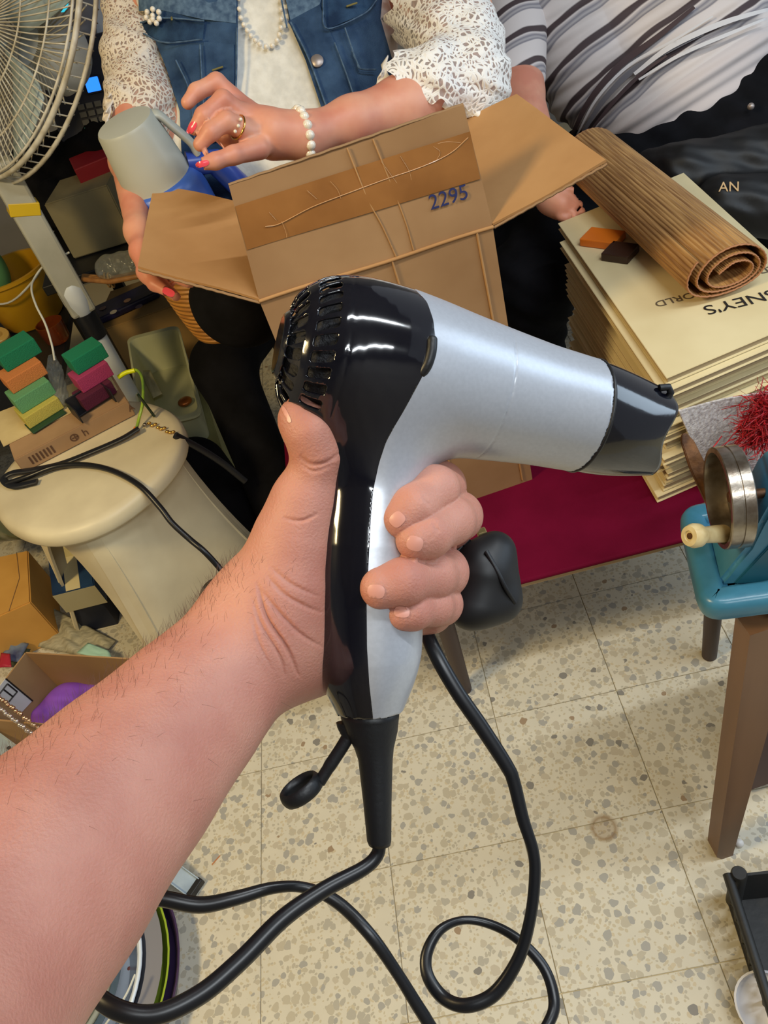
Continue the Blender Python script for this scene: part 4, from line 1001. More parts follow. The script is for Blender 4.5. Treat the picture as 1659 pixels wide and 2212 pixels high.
# denim waistcoat
def vest(P): return torso(P)
dpan = drape('waistcoat_panel', [(298, -140), (512, -140), (514, 60), (512, 180), (500, 300), (512, 420), (520, 520), (340, 520), (392, 330), (388, 240), (360, 150), (328, 70)], torso, .014, .010, denim, w1, t0=1.0, t1=2.0, step=16, wob=.006)
dp2 = drape('waistcoat_panel', [(600, -140), (838, -140), (822, 40), (848, 130), (850, 300), (860, 420), (760, 420), (700, 250), (660, 130), (625, 50)], torso, .014, .010, denim, w1, t0=1.0, t1=2.0, step=16, wob=.006)
pk1 = drape('pocket_flap', [(303, 48), (352, 38), (442, 44), (438, 84), (384, 88), (357, 92), (310, 72)], torso, .020, .006, denim_d, w1, t0=1.0, t1=2.0, step=14)
drape('collar_band', [(296, -60), (512, -60), (510, 50), (440, 42), (350, 22), (300, 24)], torso, .019, .006, denim_seam, w1, t0=1.0, t1=2.0, step=16)
drape('collar_band', [(604, -60), (716, -60), (690, 10), (628, 46)], torso, .019, .006, denim_seam, w1, t0=1.0, t1=2.0, step=16)
pk2 = drape('pocket_flap', [(700, -50), (816, -60), (812, 0), (786, 30), (708, 62), (697, 20)], torso, .020, .006, denim_d, w1, t0=1.0, t1=2.0, step=14)
drape('front_placket', [(622, 46), (690, 10), (722, 90), (760, 200), (792, 330), (752, 352), (712, 250), (668, 130)], torso, .0195, .006, denim, w1, t0=1.0, t1=2.0, step=16)
drape('front_placket', [(440, 90), (505, 96), (506, 180), (496, 300), (440, 310), (432, 200)], torso, .0195, .006, denim, w1, t0=1.0, t1=2.0, step=16)
def on(pts, off):
    xs = [p[0] for p in pts]; ys = [p[1] for p in pts]; t, d = trace(torso, xs, ys, off, 1.0, 2.0); return CAM+d*t[:, None]
def seam(pts, r=.0016, m=denim_seam, off=.0265, par=w1, name='seam'):
    P = catmull(list(on(pts, off)), 6); tube(name, P, r, m, par, seg=6)
for pts in ([(303, 49), (352, 39), (441, 45)], [(310, 73), (357, 92), (438, 85)], [(432, 96), (438, 200), (446, 300)], [(700, -40), (698, 18), (708, 62), (786, 30), (814, 0)], [(723, 92), (762, 200), (792, 320)], [(628, 48), (668, 130), (712, 250)], [(745, 60), (770, 130), (778, 148), (812, 150)], [(778, 148), (760, 110)], [(380, 130), (410, 200), (420, 300)], [(512, 60), (510, 180), (500, 300)], [(620, 60), (604, -20)]):
    seam(pts)
bpos = on([(685, 132)], .021)[0]; lathe('snap_button', [(0, .001), (.005, .001), (.010, .002), (.012, .0035), (.012, .006), (.009, .0085), (0, .009)], bpos+fw*.004, mat('button_metal', (168, 156, 150), .4, metal=.6), w1, seg=24, axis=-fw)
bp_ = on([(371, 40)], .03)[0]; box('buttonhole_stitch', bp_, (.004, .022, .003), mat('ochre_thread', (122, 112, 62), .8), w1)
for p in ((470, 148), (760, 10)): box('buttonhole_stitch', on([p], .026)[0], (.022, .004, .003), mat('ochre_thread', (122, 112, 62), .8), w1)
# brooch and pearl necklace, bracelet, ring
br = Multi()
for k, (x, y) in enumerate([(318, 26), (330, 20), (343, 26), (316, 38), (330, 34), (344, 40), (324, 47), (338, 50), (330, 42)]):
    ball('brooch_pearl', on([(x, y)], .030)[0], .0052, pearl, w1, seg=10)
nk = catmull([np.array(p) for p in ((514, -40), (518, 30), (538, 72), (566, 98), (592, 96), (607, 60), (606, 0), (600, -50))], 6)
P = on([tuple(p) for p in nk], .014)
acc = 0; last = P[0]; ball('necklace_pearl', P[0], .0048, pearl, w1, seg=10)
for p in P:
    if np.linalg.norm(p-last) > .0092: ball('necklace_pearl', p, .0048, pearl, w1, seg=10); last = p
wc = (D(655, 292, 1.25)); wa = D(700, 280, 1.262)-D(620, 293, 1.242); wa /= np.linalg.norm(wa); wu = up-wa*(up@wa); wu /= np.linalg.norm(wu); wv_ = np.cross(wa, wu)
for k in range(16):
    a = 2*math.pi*k/16; r_ = R(50, 1.25); ball('bracelet_pearl', wc+wu*math.cos(a)*r_+wv_*math.sin(a)*r_*.95+wa*-.002, .0082, pearl, w1, seg=10)
rc = D(516, 272, 1.190); ra_ = D(535, 285, 1.205)-D(490, 262, 1.178); ra_ /= np.linalg.norm(ra_); ru = up-ra_*(up@ra_); ru /= np.linalg.norm(ru); rv = np.cross(ra_, ru)
rc = D(514, 275, 1.192)
tube('ring', [rc+ru*math.cos(a)*R(25, 1.19)+rv*math.sin(a)*R(25, 1.19) for a in np.linspace(0, 2*math.pi, 20, endpoint=False)], .0016, gold, w1, seg=8, closed=True)
for (x, y) in ((520, 258), (515, 272), (508, 284)): ball('ring_stone', D(x, y, 1.171), .0028, mat('crystal', (235, 225, 205), .08, coat=1), w1, seg=8)
# trousers: thighs hidden behind the carton, the near shin stands left of the table
leg1 = union([chain([(560, 480, TD+.10, 150), (520, 640, 1.62, 110)], .05), cone(at(482, 790, .40), at(668, 1245, .06), .074, .062), cone(at(800, 560, .46), at(700, 480, .5), .10, .12), cone(at(620, 600, .40), at(482, 790, .40), .085, .074)], .05)
V, Q = nets(leg1, .014, sub=1, it=3); o = mesh('trousers', V, Q, blackcloth, w1); o['label'] = 'black trousers'
ft_ = at(662, 1245, 0); s_ = union([cone((ft_[0], ft_[1]+.03, .04), (ft_[0]+.02, ft_[1]-.10, .032), .042, .034)], .01)
V, Q = nets(s_, .01, sub=1); mesh('shoe', V, Q, mat('shoe', (20, 18, 18), .3), w1)

# ================================================================== woman in the striped top
w2 = thing('person', 'woman in a draped striped top leaning in at the upper right, black trousers', 'person', (.85, 1.75, 0))
D2 = 2.0
tor2 = union([chain([(1195, 10, D2, 140), (1500, -60, D2, 170)], .05), chain([(1290, 150, D2, 120), (1470, 60, D2, 190)], .05), ell(D(1470, 190, D2-.02), [rt*.8+up*.6, up*.8-rt*.6, -fw], (R(200, D2), R(132, D2), .19)), chain([(1380, -250, D2, 170), (1600, -200, D2, 150)], .05)], .10)
def stripes():
    m = bpy.data.materials.new('striped_jersey'); m.use_nodes = True; N = m.node_tree.nodes; L = m.node_tree.links; b = N['Principled BSDF']; b.inputs['Roughness'].default_value = .75
    ge = N.new('ShaderNodeNewGeometry')
    mp = N.new('ShaderNodeVectorMath'); mp.operation = 'DOT_PRODUCT'
    # stripes run up to the right: measure across them
    dv = rt*.53+up*(-.85); dv = dv/np.linalg.norm(dv); L.new(ge.outputs['Position'], mp.inputs[0]); mp.inputs[1].default_value = tuple(dv)
    nz = N.new('ShaderNodeTexNoise'); nz.inputs['Scale'].default_value = 5; L.new(ge.outputs['Position'], nz.inputs[0])
    ad = N.new('ShaderNodeMath'); ad.operation = 'MULTIPLY_ADD'; L.new(nz.outputs[0], ad.inputs[0]); ad.inputs[1].default_value = .045; L.new(mp.outputs['Value'], ad.inputs[2])
    # gentle curve of the drape: fan out towards the right
    q0 = D(1090, 240, D2); d0 = float(q0@dv)
    sb = N.new('ShaderNodeMath'); sb.operation = 'SUBTRACT'; L.new(ad.outputs[0], sb.inputs[0]); sb.inputs[1].default_value = d0+.029
    sc_ = N.new('ShaderNodeMath'); sc_.operation = 'MULTIPLY'; L.new(sb.outputs[0], sc_.inputs[0]); sc_.inputs[1].default_value = 1/.075
    fr_ = N.new('ShaderNodeMath'); fr_.operation = 'FRACT'; L.new(sc_.outputs[0], fr_.inputs[0])
    cr = N.new('ShaderNodeValToRGB'); es = cr.color_ramp.elements; W = (214, 204, 200); Br = (70, 56, 58); G = (126, 122, 130); S = (176, 170, 170)
    stops = [(0, Br), (.16, Br), (.20, W), (.30, G), (.37, S), (.44, G), (.48, W), (.96, W), (1.0, Br)]
    es[0].position = 0; es[0].color = (*lin(Br), 1); es[1].position = 1; es[1].color = (*lin(Br), 1)
    for p_, c_ in stops[1:-1]:
        e = es.new(p_); e.color = (*lin(c_), 1)
    L.new(fr_.outputs[0], cr.inputs[0])
    # plain lower front
    d2 = N.new('ShaderNodeMath'); d2.operation = 'GREATER_THAN'; L.new(mp.outputs['Value'], d2.inputs[0]); d2.inputs[1].default_value = float(D(1420, 250, D2-.1)@dv)-.02
    mx = N.new('ShaderNodeMix'); mx.data_type = 'RGBA'; L.new(d2.outputs[0], mx.inputs[0]); L.new(cr.outputs[0], mx.inputs[6]); mx.inputs[7].default_value = (*lin((208, 196, 192)), 1)
    L.new(mx.outputs[2], b.inputs['Base Color'])
    return m
jersey = stripes()
V, Q = nets(tor2, .015, sub=2); x, y, d = campx(V); n_ = grad(tor2, V)
fa = (x-1240)*.50+(y-300)*.86       # folds radiate along the drape
V = V+n_*(.0045*np.sin(fa*.085+.6*np.sin(x*.012))+.0028*np.sin(fa*.21+x*.01))[:, None]*np.clip((y+200)/300, 0, 1)[:, None]
mesh('striped_top', V, Q, jersey, w2)
jp = mat('jersey_plain', (206, 196, 190), .75, c2=(186, 174, 166), nscale=7, bump=.2, bscale=30)
def on2(pts, off):
    xs = [p[0] for p in pts]; ys = [p[1] for p in pts]; t, d = trace(tor2, xs, ys, off, 1.2, 2.6); return CAM+d*t[:, None]
SK = [0]
def sash(pts, r, m, off=.012, flat=.35):
    SK[0] += 1; hw = r*F/D2*.62; P = catmull([np.array(p, float) for p in pts], 5); A_ = []; B_ = []
    for i, p in enumerate(P):
        t = P[min(i+1, len(P)-1)]-P[max(i-1, 0)]; t = t/np.linalg.norm(t); n = np.array([-t[1], t[0]]); wq_ = hw*(.55+.45*math.sin(math.pi*i/(len(P)-1)))
        A_.append(tuple(p+n*wq_)); B_.append(tuple(p-n*wq_))
    drape('gathered_band', A_+B_[::-1], tor2, off+.0022*SK[0], .003, m, w2, t0=1.2, t1=2.6, step=9)
jb, jg, jw = mat('jersey_brown', (70, 54, 56), .75), mat('jersey_grey', (104, 102, 108), .75), mat('jersey_white', (212, 208, 208), .75)
sash([(1236, 290), (1275, 215), (1340, 140), (1420, 80), (1500, 15)], .013, jb)
sash([(1246, 292), (1290, 212), (1360, 140), (1450, 90), (1540, 35)], .006, jw)
sash([(1256, 292), (1305, 215), (1370, 150), (1460, 100), (1520, 72)], .012, jg)
sash([(1268, 292), (1330, 215), (1385, 160), (1440, 120)], .008, jb)
sash([(1370, 160), (1450, 100), (1560, 50), (1660, 20)], .012, jw)
sash([(1380, 172), (1470, 118), (1570, 75), (1655, 40)], .008, jw)
# plain under-layer with long soft folds
for k, pts in enumerate([] and [[(1300, 260), (1370, 225), (1440, 190), (1500, 150)], [(1340, 280), (1420, 240), (1500, 190)], [(1300, 285), (1390, 200), (1470, 140)], [(1380, 285), (1460, 250), (1540, 200)]]):
    sash(pts, .005, jp, off=.002, flat=.7)
sk2 = union([chain([(1130, -150, D2, 95), (1100, 40, D2-.05, 68), (1118, 200, 1.84, 56)], .03), chain([(1118, 200, 1.84, 52), (1165, 340, 1.76, 42), (1192, 428, 1.70, 32)], .02)], .02)
hp = chain([(1192, 428, 1.70, 30), (1212, 444, 1.69, 30)], .01)
f2 = [chain([(1212, 424+j*15, 1.68, 9), (1238, 430+j*15, 1.675, 8), (1258-abs(j-1)*5, 442+j*14, 1.675, 7)], .003) for j in range(4)]+[chain([(1200, 412, 1.68, 11), (1222, 408, 1.67, 9), (1240, 412, 1.665, 7)], .004)]
def sk2f(P):
    b = smin(sk2(P), hp(P), .02); d = b
    for q in f2: d = np.minimum(d, smin(b, q(P), .008))
    return d
bxs = [q.box for q in [sk2, hp]+f2]; sk2f.box = (np.min([b[0] for b in bxs], axis=0), np.max([b[1] for b in bxs], axis=0))
neck2 = union([chain([(1560, -330, D2, 70), (1570, -450, D2-.05, 66)], .02), chain([(1560, -520, D2-.08, 100), (1560, -640, D2-.08, 105)], .02)], .05)
g2 = lambda P: smin(sk2f(P), neck2(P), .01)
g2.box = (np.minimum(sk2f.box[0], neck2.box[0]), np.maximum(sk2f.box[1], neck2.box[1]))
V, Q = nets(g2, .011, sub=1); mesh('body', V, Q, skin_b, w2)
hh_ = ell(D(1575, -640, D2-.03), [rt, up, -fw], (.11, .12, .13)); V, Q = nets(hh_, .02, sub=1); mesh('hair', V, Q, mat('dark_hair', (52, 36, 28)), w2)
slv = chain([(1140, -150, D2, 105), (1100, 20, D2-.04, 82), (1108, 165, 1.86, 70)], .03)
V, Q = nets(slv, .014, sub=1); x, y, d = campx(V); A, B = clip(V, Q, y-(190+(x-1100)*.3)); mesh('striped_sleeve', A[0], A[1], jersey, w2)
tr2 = union([chain([(1470, 330, D2+.02, 150), (1620, 260, D2, 150)], .05), chain([(1560, 420, D2+.02, 170), (1700, 420, D2, 170)], .05), cone(at(1150, 600, .42), D(1380, 380, D2+.06), .11, .16), cone(at(1120, 520, .42), D(1300, 380, D2+.1), .11, .14), cone(at(1150, 620, .42), at(1170, 820, .05), .09, .06)], .06)
V, Q = nets(tr2, .016, sub=1); n_ = grad(tr2, V); V = V+n_*(.003*np.sin(V[:, 0]*70+V[:, 2]*90))[:, None]; mesh('trousers', V, Q, blackcloth, w2)
# black tote with pale letters
tt = thing('tote_bag', 'black tote bag with pale tan letters on the lap at the right edge', 'bag', D(1600, 420, 1.78)-np.array([0, 0, .15]))
tbg = union([chain([(1470, 370, 1.82, 50), (1700, 340, 1.80, 80)], .03), chain([(1560, 440, 1.74, 60), (1720, 450, 1.72, 70)], .03), chain([(1400, 350, 1.86, 26), (1470, 370, 1.82, 50)], .03)], .05)
V, Q = nets(tbg, .012, sub=1); V = V+(.003*np.sin(V[:, 0]*90+V[:, 2]*130)*np.sin(V[:, 1]*80))[:, None]*np.array([[0, -.7, .7]]); mesh('bag_body', V, Q, mat('black_bag', (12, 12, 14), .55, bump=.4, bscale=25), tt)
t_, d_ = trace(tbg, [1552], [414], .008, 1.2, 2.4); p0 = CAM+d_[0]*t_[0]
text('lettering', 'AN', basis(p0, rt*1-up*.02-fw*.1, up), .030, mat('tan_print', (206, 168, 116), .6), tt, .0006)
ball('belt_stud', D(1622, 230, 1.80), .008, mat('button_metal', (168, 156, 150), .4, metal=.6), w2)
# ================================================================== standing fan
FD = 1.86
fxy = at(15, 430, 1.02); 
fan = thing('standing_fan', 'white standing fan with dusty wire guard at the upper left', 'fan', (D(40, 430, FD)[0], D(40, 430, FD)[1], 0))
PX, PY = D(40, 430, FD)[:2]; PZ = D(40, 430, FD)[2]
FC = D(2, 68, FD-.10); fa_ = (-fw*.78-rt*.60-up*.03); fa_ /= np.linalg.norm(fa_); fu = up-fa_*(up@fa_); fu /= np.linalg.norm(fu); fv = np.cross(fa_, fu); FR = R(306, FD-.1)
wire = mat('fan_wire', (214, 210, 196), .4, c2=(176, 166, 142), nscale=30); fwhite = mat('fan_white', (216, 222, 224), .35)
def gp(r, a, h): return FC+fu*math.cos(a)*r+fv*math.sin(a)*r+fa_*h
gh = lambda r: .036*(1-(r/FR)**2.6)+.012
NW = 110
for k in range(NW):
    a = 2*math.pi*k/NW; P = [gp(r, a+.10*(r/FR)**2, gh(r)) for r in np.linspace(FR*.20, FR, 8)]
    V_, F_ = tube_vf(P, .0017, 5)
    if k == 0: w0 = mesh('guard_wire', V_, F_, wire, fan)
    else: mesh('guard_wire', V_, F_, wire, fan)
rear = Multi()
for k in range(72):
    a = 2*math.pi*k/72; rear.add(*tube_vf([gp(FR, a, 0), gp(FR*1.0, a+.02, -.036), gp(FR*.96, a+.03, -.05)], .0017, 4)); rear.add(*tube_vf([gp(r, a, -gh(r)*1.3) for r in np.linspace(FR*.15, FR, 6)], .0016, 4))
rg = rear.build('rear_guard_wires', wire, fan); rg['kind'] = 'stuff'
for r_, h, t in ((FR, -.036, .005), (FR, .0, .0065), (FR*.995, .013, .003), (FR*.80, gh(FR*.80), .0024), (FR*.52, gh(FR*.52), .0022), (FR*.2, gh(FR*.2), .004)):
    tube('guard_ring', [gp(r_, a, h) for a in np.linspace(0, 2*math.pi, 64, endpoint=False)], t, wire, fan, seg=8, closed=True)
lathe('hub_cap', [(0, .006), (.03, .005), (FR*.17, .002), (FR*.2, -.006), (FR*.2, -.012)], FC+fa_*(gh(FR*.2)+.006), fwhite, fan, seg=40, axis=fa_)
blade_m = mat('fan_blade', (196, 214, 218), .35, alpha=.8)
for k in range(4):
    V = []; Fc = []
    for i in range(9):
        r_ = FR*(.12+.74*i/8)
        for j in range(7):
            a = k*math.pi/2+.2+(-.34+.12*i/8)+j/6*(.62+.22*math.sin(i/8*2.6)); V.append(gp(r_, a, -.012+.045*(j/6-.5)*(1-.35*i/8)))
    for i in range(8):
        for j in range(6): Fc.append((i*7+j, (i+1)*7+j, (i+1)*7+j+1, i*7+j+1))
    b = mesh('blade', V, Fc, blade_m, fan); md = b.modifiers.new('t', 'SOLIDIFY'); md.thickness = .0025
lathe('motor_housing', [(0, -.20), (.05, -.195), (.075, -.17), (.08, -.10), (.06, -.07), (0, -.06)], FC, fwhite, fan, seg=32, axis=fa_)
bm_dir = Vector((1, 0, 0))
box('upper_post', (PX, PY, PZ-.03-.14+.06), (.066, .05, .40), mat('fan_post', (186, 184, 168), .45, c2=(170, 168, 150), nscale=8), fan, rot=Matrix.Rotation(.3, 3, 'Z'), bevel=.008)
box('yellow_tape', (PX, PY, PZ-.02), (.069, .053, .030), mat('yellow_tape', (222, 186, 30), .4), fan, rot=Matrix.Rotation(.3, 3, 'Z') @ Matrix.Rotation(.35, 3, 'Y'), bevel=.002)
zc = PZ-.37
lathe('height_collar', [(0, 0), (.026, 0), (.030, .010), (.034, .035), (.034, .07), (.026, .085), (0, .085)], (PX, PY, zc+.06), fwhite, fan, seg=24)
lathe('black_sleeve', [(0, 0), (.027, 0), (.029, .01), (.029, .075), (0, .075)], (PX, PY, zc-.015), dark_m, fan, seg=24)
lathe('lower_pole', [(0, 0), (.024, 0), (.024, zc-.02), (0, zc-.02)], (PX, PY, .01), fwhite, fan, seg=24)
lathe('base', [(0, 0), (.115, 0), (.12, .008), (.115, .02), (.05, .035), (.03, .06), (0, .06)], (PX, PY, 0), fwhite, fan, seg=40)
# ================================================================== step stool
SZ = .5; SCx, SCy = -.575, 1.455; SR = .215
st_ = thing('plastic_stool', 'cream plastic stool carrying boxes and sponges left of the forearm', 'stool', (SCx, SCy, 0))
def sup(a, r, n=2.7):
    c, s = math.cos(a), math.sin(a); k = (abs(c)**n+abs(s)**n)**(-1/n); return np.array([c*k*r, s*k*r])
YAW = math.radians(42)
def srot(p): return np.array([SCx+p[0]*math.cos(YAW)-p[1]*math.sin(YAW), SCy+p[0]*math.sin(YAW)+p[1]*math.cos(YAW)])
V = []; Fc = []; SG = 64; rings_ = [(.0, SZ), (.6, SZ+.001), (.9, SZ), (.97, SZ-.004), (1.0, SZ-.014), (1.0, SZ-.034), (.985, SZ-.040), (.94, SZ-.040), (.93, SZ-.02), (0, SZ-.02)]
for s, z in rings_:
    for k in range(SG):
        p = srot(sup(2*math.pi*k/SG, SR*s*.98, 2.25)); V.append((p[0], p[1], z))
for i in range(len(rings_)-1):
    for k in range(SG): Fc.append((i*SG+k, i*SG+(k+1) % SG, (i+1)*SG+(k+1) % SG, (i+1)*SG+k))
mesh('seat', V, Fc, cream_p, st_)
def skirt(side):
    """flared wall with an arch, between two feet"""
    V = []; Fc = []; nu, nv = 28, 16
    a0 = math.radians(90*side)
    for layer in (0, 1):
        for i in range(nu+1):
            u = -1+2*i/nu
            aw, ah = (.42, .17) if side == 3 else (.84, .41)
            arch = ah*math.sqrt(max(0, 1-(abs(u)/aw)**2.2)) if abs(u) < aw else 0
            for j in range(nv+1):
                z = arch+(SZ-.03-arch)*j/nv
                fl = 1-z/SZ; half = SR*(.66+.34*fl**1.6); dist = SR*(.72+.34*fl**1.8)
                tt = u*half; rnd_ = .035*abs(u)**6
                x = (dist-rnd_-.006*layer)*math.cos(a0)-tt*math.sin(a0)*(1-.02*layer); y = (dist-rnd_-.006*layer)*math.sin(a0)+tt*math.cos(a0)*(1-.02*layer)
                p = srot((x, y)); V.append((p[0], p[1], max(z, .002)))
    n = (nu+1)*(nv+1); I = lambda l, i, j: l*n+i*(nv+1)+j
    for i in range(nu):
        for j in range(nv): Fc += [(I(0, i, j), I(0, i+1, j), I(0, i+1, j+1), I(0, i, j+1)), (I(1, i, j), I(1, i, j+1), I(1, i+1, j+1), I(1, i+1, j))]
        Fc += [(I(0, i, 0), I(1, i, 0), I(1, i+1, 0), I(0, i+1, 0)), (I(0, i, nv), I(0, i+1, nv), I(1, i+1, nv), I(1, i, nv))]
    for j in range(nv): Fc += [(I(0, 0, j), I(0, 0, j+1), I(1, 0, j+1), I(1, 0, j)), (I(0, nu, j), I(1, nu, j), I(1, nu, j+1), I(0, nu, j+1))]
    return sharp(mesh('leg_wall', V, Fc, cream_p, st_), 50)
for s in range(4): skirt(s)
# ------------------------------------------------------------------ on the stool
cb = thing('flat_carton', 'flat brown carton with small printing on the cream stool', 'box', at(150, 940, SZ))
zb = SZ+.0025; a = at(52, 1022, zb); b = at(294, 896, zb); e = (b-a); n2 = np.array([-e[1], e[0], 0]); n2 /= np.linalg.norm(n2); eu = e/np.linalg.norm(e)
prism('carton', [a, b, b+n2*.16, a+n2*.20], (0, 0, .040), mat('carton_tan', (178, 142, 104), .7, c2=(160, 126, 90), nscale=8), cb, bevel=.002)
fm = basis(a-n2*.0006+np.array([0, 0, .008]), eu, (0, 0, 1))
pm = mat('print_brown', (96, 66, 46), .7)
for k in range(7): box('barcode_line', np.array(fm @ Vector((.028+k*.0085, .012, 0))), (.004, .0008, .020), pm, cb, rot=Matrix.Rotation(math.atan2(e[1], e[0]), 3, 'Z'), bevel=0)
text('print_mark', 'O', fm @ Matrix.Translation((.120, .004, 0)), .026, pm, cb, .0004); text('print_mark', '+', fm @ Matrix.Translation((.124, .002, 0)), .030, pm, cb, .0004); text('print_mark', 'h', fm @ Matrix.Translation((.150, .004, 0)), .026, pm, cb, .0004)
text('print_mark', 'A', fm @ Matrix.Translation((.262, .006, 0)), .022, pm, cb, .0004)
sh_ = thing('paper_sheet', 'cream printed sheet lying on the flat carton beside the sponges', 'paper', a+n2*.08+np.array([0, 0, .041]))
zt2 = SZ+.0435
prism('sheet', [at(8, 965, zt2), at(255, 842, zt2), at(232, 800, zt2), at(-25, 900, zt2)], (0, 0, .0015), mat('cream_sheet', (222, 200, 146), .7, c2=(206, 182, 128), nscale=12), sh_)
RS = Matrix.Rotation(math.radians(28), 3, 'Z')
def sponge(px_, py_, z, s, c, label, grp, nm='sponge'):
    P = at(px_, py_, z+s[2]/2); o = box(nm, P, s, mat('sponge_%d_%d_%d' % c, c, .9, bump=.8, bscale=500), rot=RS, bevel=.002)
    tag(o, label, 'sponge', grp)
zs = SZ+.046; G1, G2 = 'left pile of sponges on the carton', 'right pile of sponges in the black tray'
tray_l = box('green_card', at(98, 905, zs+.002), (.085, .055, .004), mat('dark_green_card', (34, 70, 44), .6), rot=RS, bevel=.001); tag(tray_l, 'thin dark green card under the left pile of sponges', 'card')
sponge(84, 882, zs+.0045, (.088, .066, .030), (196, 182, 84), 'yellow scouring sponge, lowest of the left pile', G1)
sponge(66, 848, zs+.0348, (.088, .066, .036), (98, 158, 108), 'pale green scouring sponge under the orange one', G1)
sponge(48, 806, zs+.0711, (.088, .066, .034), (206, 126, 66), 'orange scouring sponge in the left pile', G1)
sponge(34, 758, zs+.1054, (.088, .066, .038), (18, 122, 84), 'dark green scouring sponge topping the left pile', G1)
tr3 = thing('black_tray', 'small black plastic tray holding the magenta and green sponges', 'tray', at(200, 860, zs))
RS2 = RS
box('tray_floor', at(196, 868, zs+.002), (.086, .060, .004), dark_m, tr3, rot=RS2, bevel=.001)
cN = at(196, 868, zs+.02)
for sx_ in (-1, 1):
    d_ = RS2 @ Vector((.043*sx_, 0, 0)); box('tray_side', (cN[0]+d_.x, cN[1]+d_.y, zs+.020), (.003, .060, .036), dark_m, tr3, rot=RS2, bevel=.001)
d_ = RS2 @ Vector((0, .029, 0)); box('tray_back', (cN[0]+d_.x, cN[1]+d_.y, zs+.022), (.083, .003, .038), dark_m, tr3, rot=RS2, bevel=.001)
sponge(204, 848, zs+.0045, (.080, .052, .032), (86, 20, 50), 'dark maroon sponge at the bottom of the black tray', G2)
sponge(196, 808, zs+.0368, (.080, .052, .036), (172, 56, 100), 'magenta sponge in the middle of the black tray', G2)
sponge(184, 768, zs+.0731, (.080, .056, .036), (16, 126, 88), 'dark green sponge on top of the magenta sponge', G2)
o = thing('blister_bag', 'clear crinkled plastic bag between the two sponge piles', 'bag', at(125, 860, zs))
cbg = union([cone(at(118, 800, zs+.045), at(132, 860, zs+.02), .016, .018), cone(at(112, 775, zs+.06), at(118, 800, zs+.045), .010, .016)], .01)
V, Q = nets(cbg, .006, sub=1); V = V+(.0022*np.sin(V[:, 0]*600)*np.sin(V[:, 2]*500))[:, None]*np.array([[1, -.6, .4]]); mesh('film', V, Q, clearbag, o)
o = tube('white_cable', catmull([at(118, 778, zs+.07), at(112, 745, zs+.10), at(98, 700, zs+.13), at(78, 660, zs+.15), at(68, 625, zs+.16), at(75, 600, zs+.16), at(100, 570, zs+.17), at(150, 545, zs+.18)], 8), .0026, white_p, None, seg=8); tag(o, 'thin white cable rising beside the sponges', 'cable')
# glasses with a green-yellow temple
gl = thing('sunglasses', 'folded glasses with a neon yellow-green frame on the stool edge', 'glasses', at(300, 930, SZ+.01))
tube('temple', catmull([at(258, 812, .565), at(275, 803, .57), at(296, 800, .57), at(308, 822, .56), at(308, 870, .54), at(300, 905, .52), at(294, 930, .508)], 8), .0035, mat('green_frame', (98, 138, 60), .2, c2=(160, 190, 60), nscale=30), gl, seg=10)
tube('neon_tip', catmull([at(256, 815, .566), at(272, 805, .571), at(292, 800, .571)], 6), .0052, mat('neon_yellow', (232, 240, 24), .3), gl, seg=10)
box('lens', at(316, 876, .537), (.006, .012, .066), mat('dark_lens', (30, 48, 30), .1), gl, rot=Matrix.Rotation(.3, 3, 'Z') @ Matrix.Rotation(-.12, 3, 'Y'), bevel=.002)
ball('hinge', at(293, 926, .509), .005, mat('orange_tip', (236, 120, 40), .3), gl); ball('hinge', at(313, 918, .509), .005, chrome_old, gl)
strap = thing('shoulder_strap', 'black strap with a gold clasp and chain lying across the stool', 'strap', at(200, 1000, SZ))
tube('strap_band', catmull([at(300, 925, SZ+.016), at(262, 948, SZ+.012), at(200, 975, SZ+.010), at(130, 1002, SZ+.010), at(70, 1015, SZ+.010), at(25, 1022, SZ+.012), at(8, 1036, SZ+.010), at(30, 1050, SZ+.009), at(80, 1040, SZ+.009)], 8), .0085, dark_m, strap, seg=10, flat=.45, flatdir=(0, 0, 1))
for k in range(9):
    t = k/8; ball('chain_link', at(322+t*52, 914+t*22+3*math.sin(k*2.2), SZ+.006), .0042, gold, strap, seg=8, scale=(1.3, .8, .8))
tube('strap_band', catmull([at(378, 940, SZ+.008), at(430, 968, .44), at(480, 1000, .37), at(530, 1040, .29)], 8), .0080, dark_m, strap, seg=10, flat=.5, flatdir=fw)
o = tube('black_cable', catmull([at(15, 1045, SZ+.010), at(60, 1030, SZ+.014), at(120, 1008, SZ+.014), at(180, 1004, SZ+.012), at(240, 1016, SZ+.010), at(300, 1048, SZ+.006), at(345, 1095, .475), at(372, 1130, .45), at(410, 1165, .42), at(440, 1190, .40), at(470, 1222, .365), at(492, 1250, .34), at(515, 1285, .30), at(540, 1330, .24)], 8), .0062, cable_m, None, seg=10); tag(o, 'black cord running over the stool front and down its leg', 'cord')
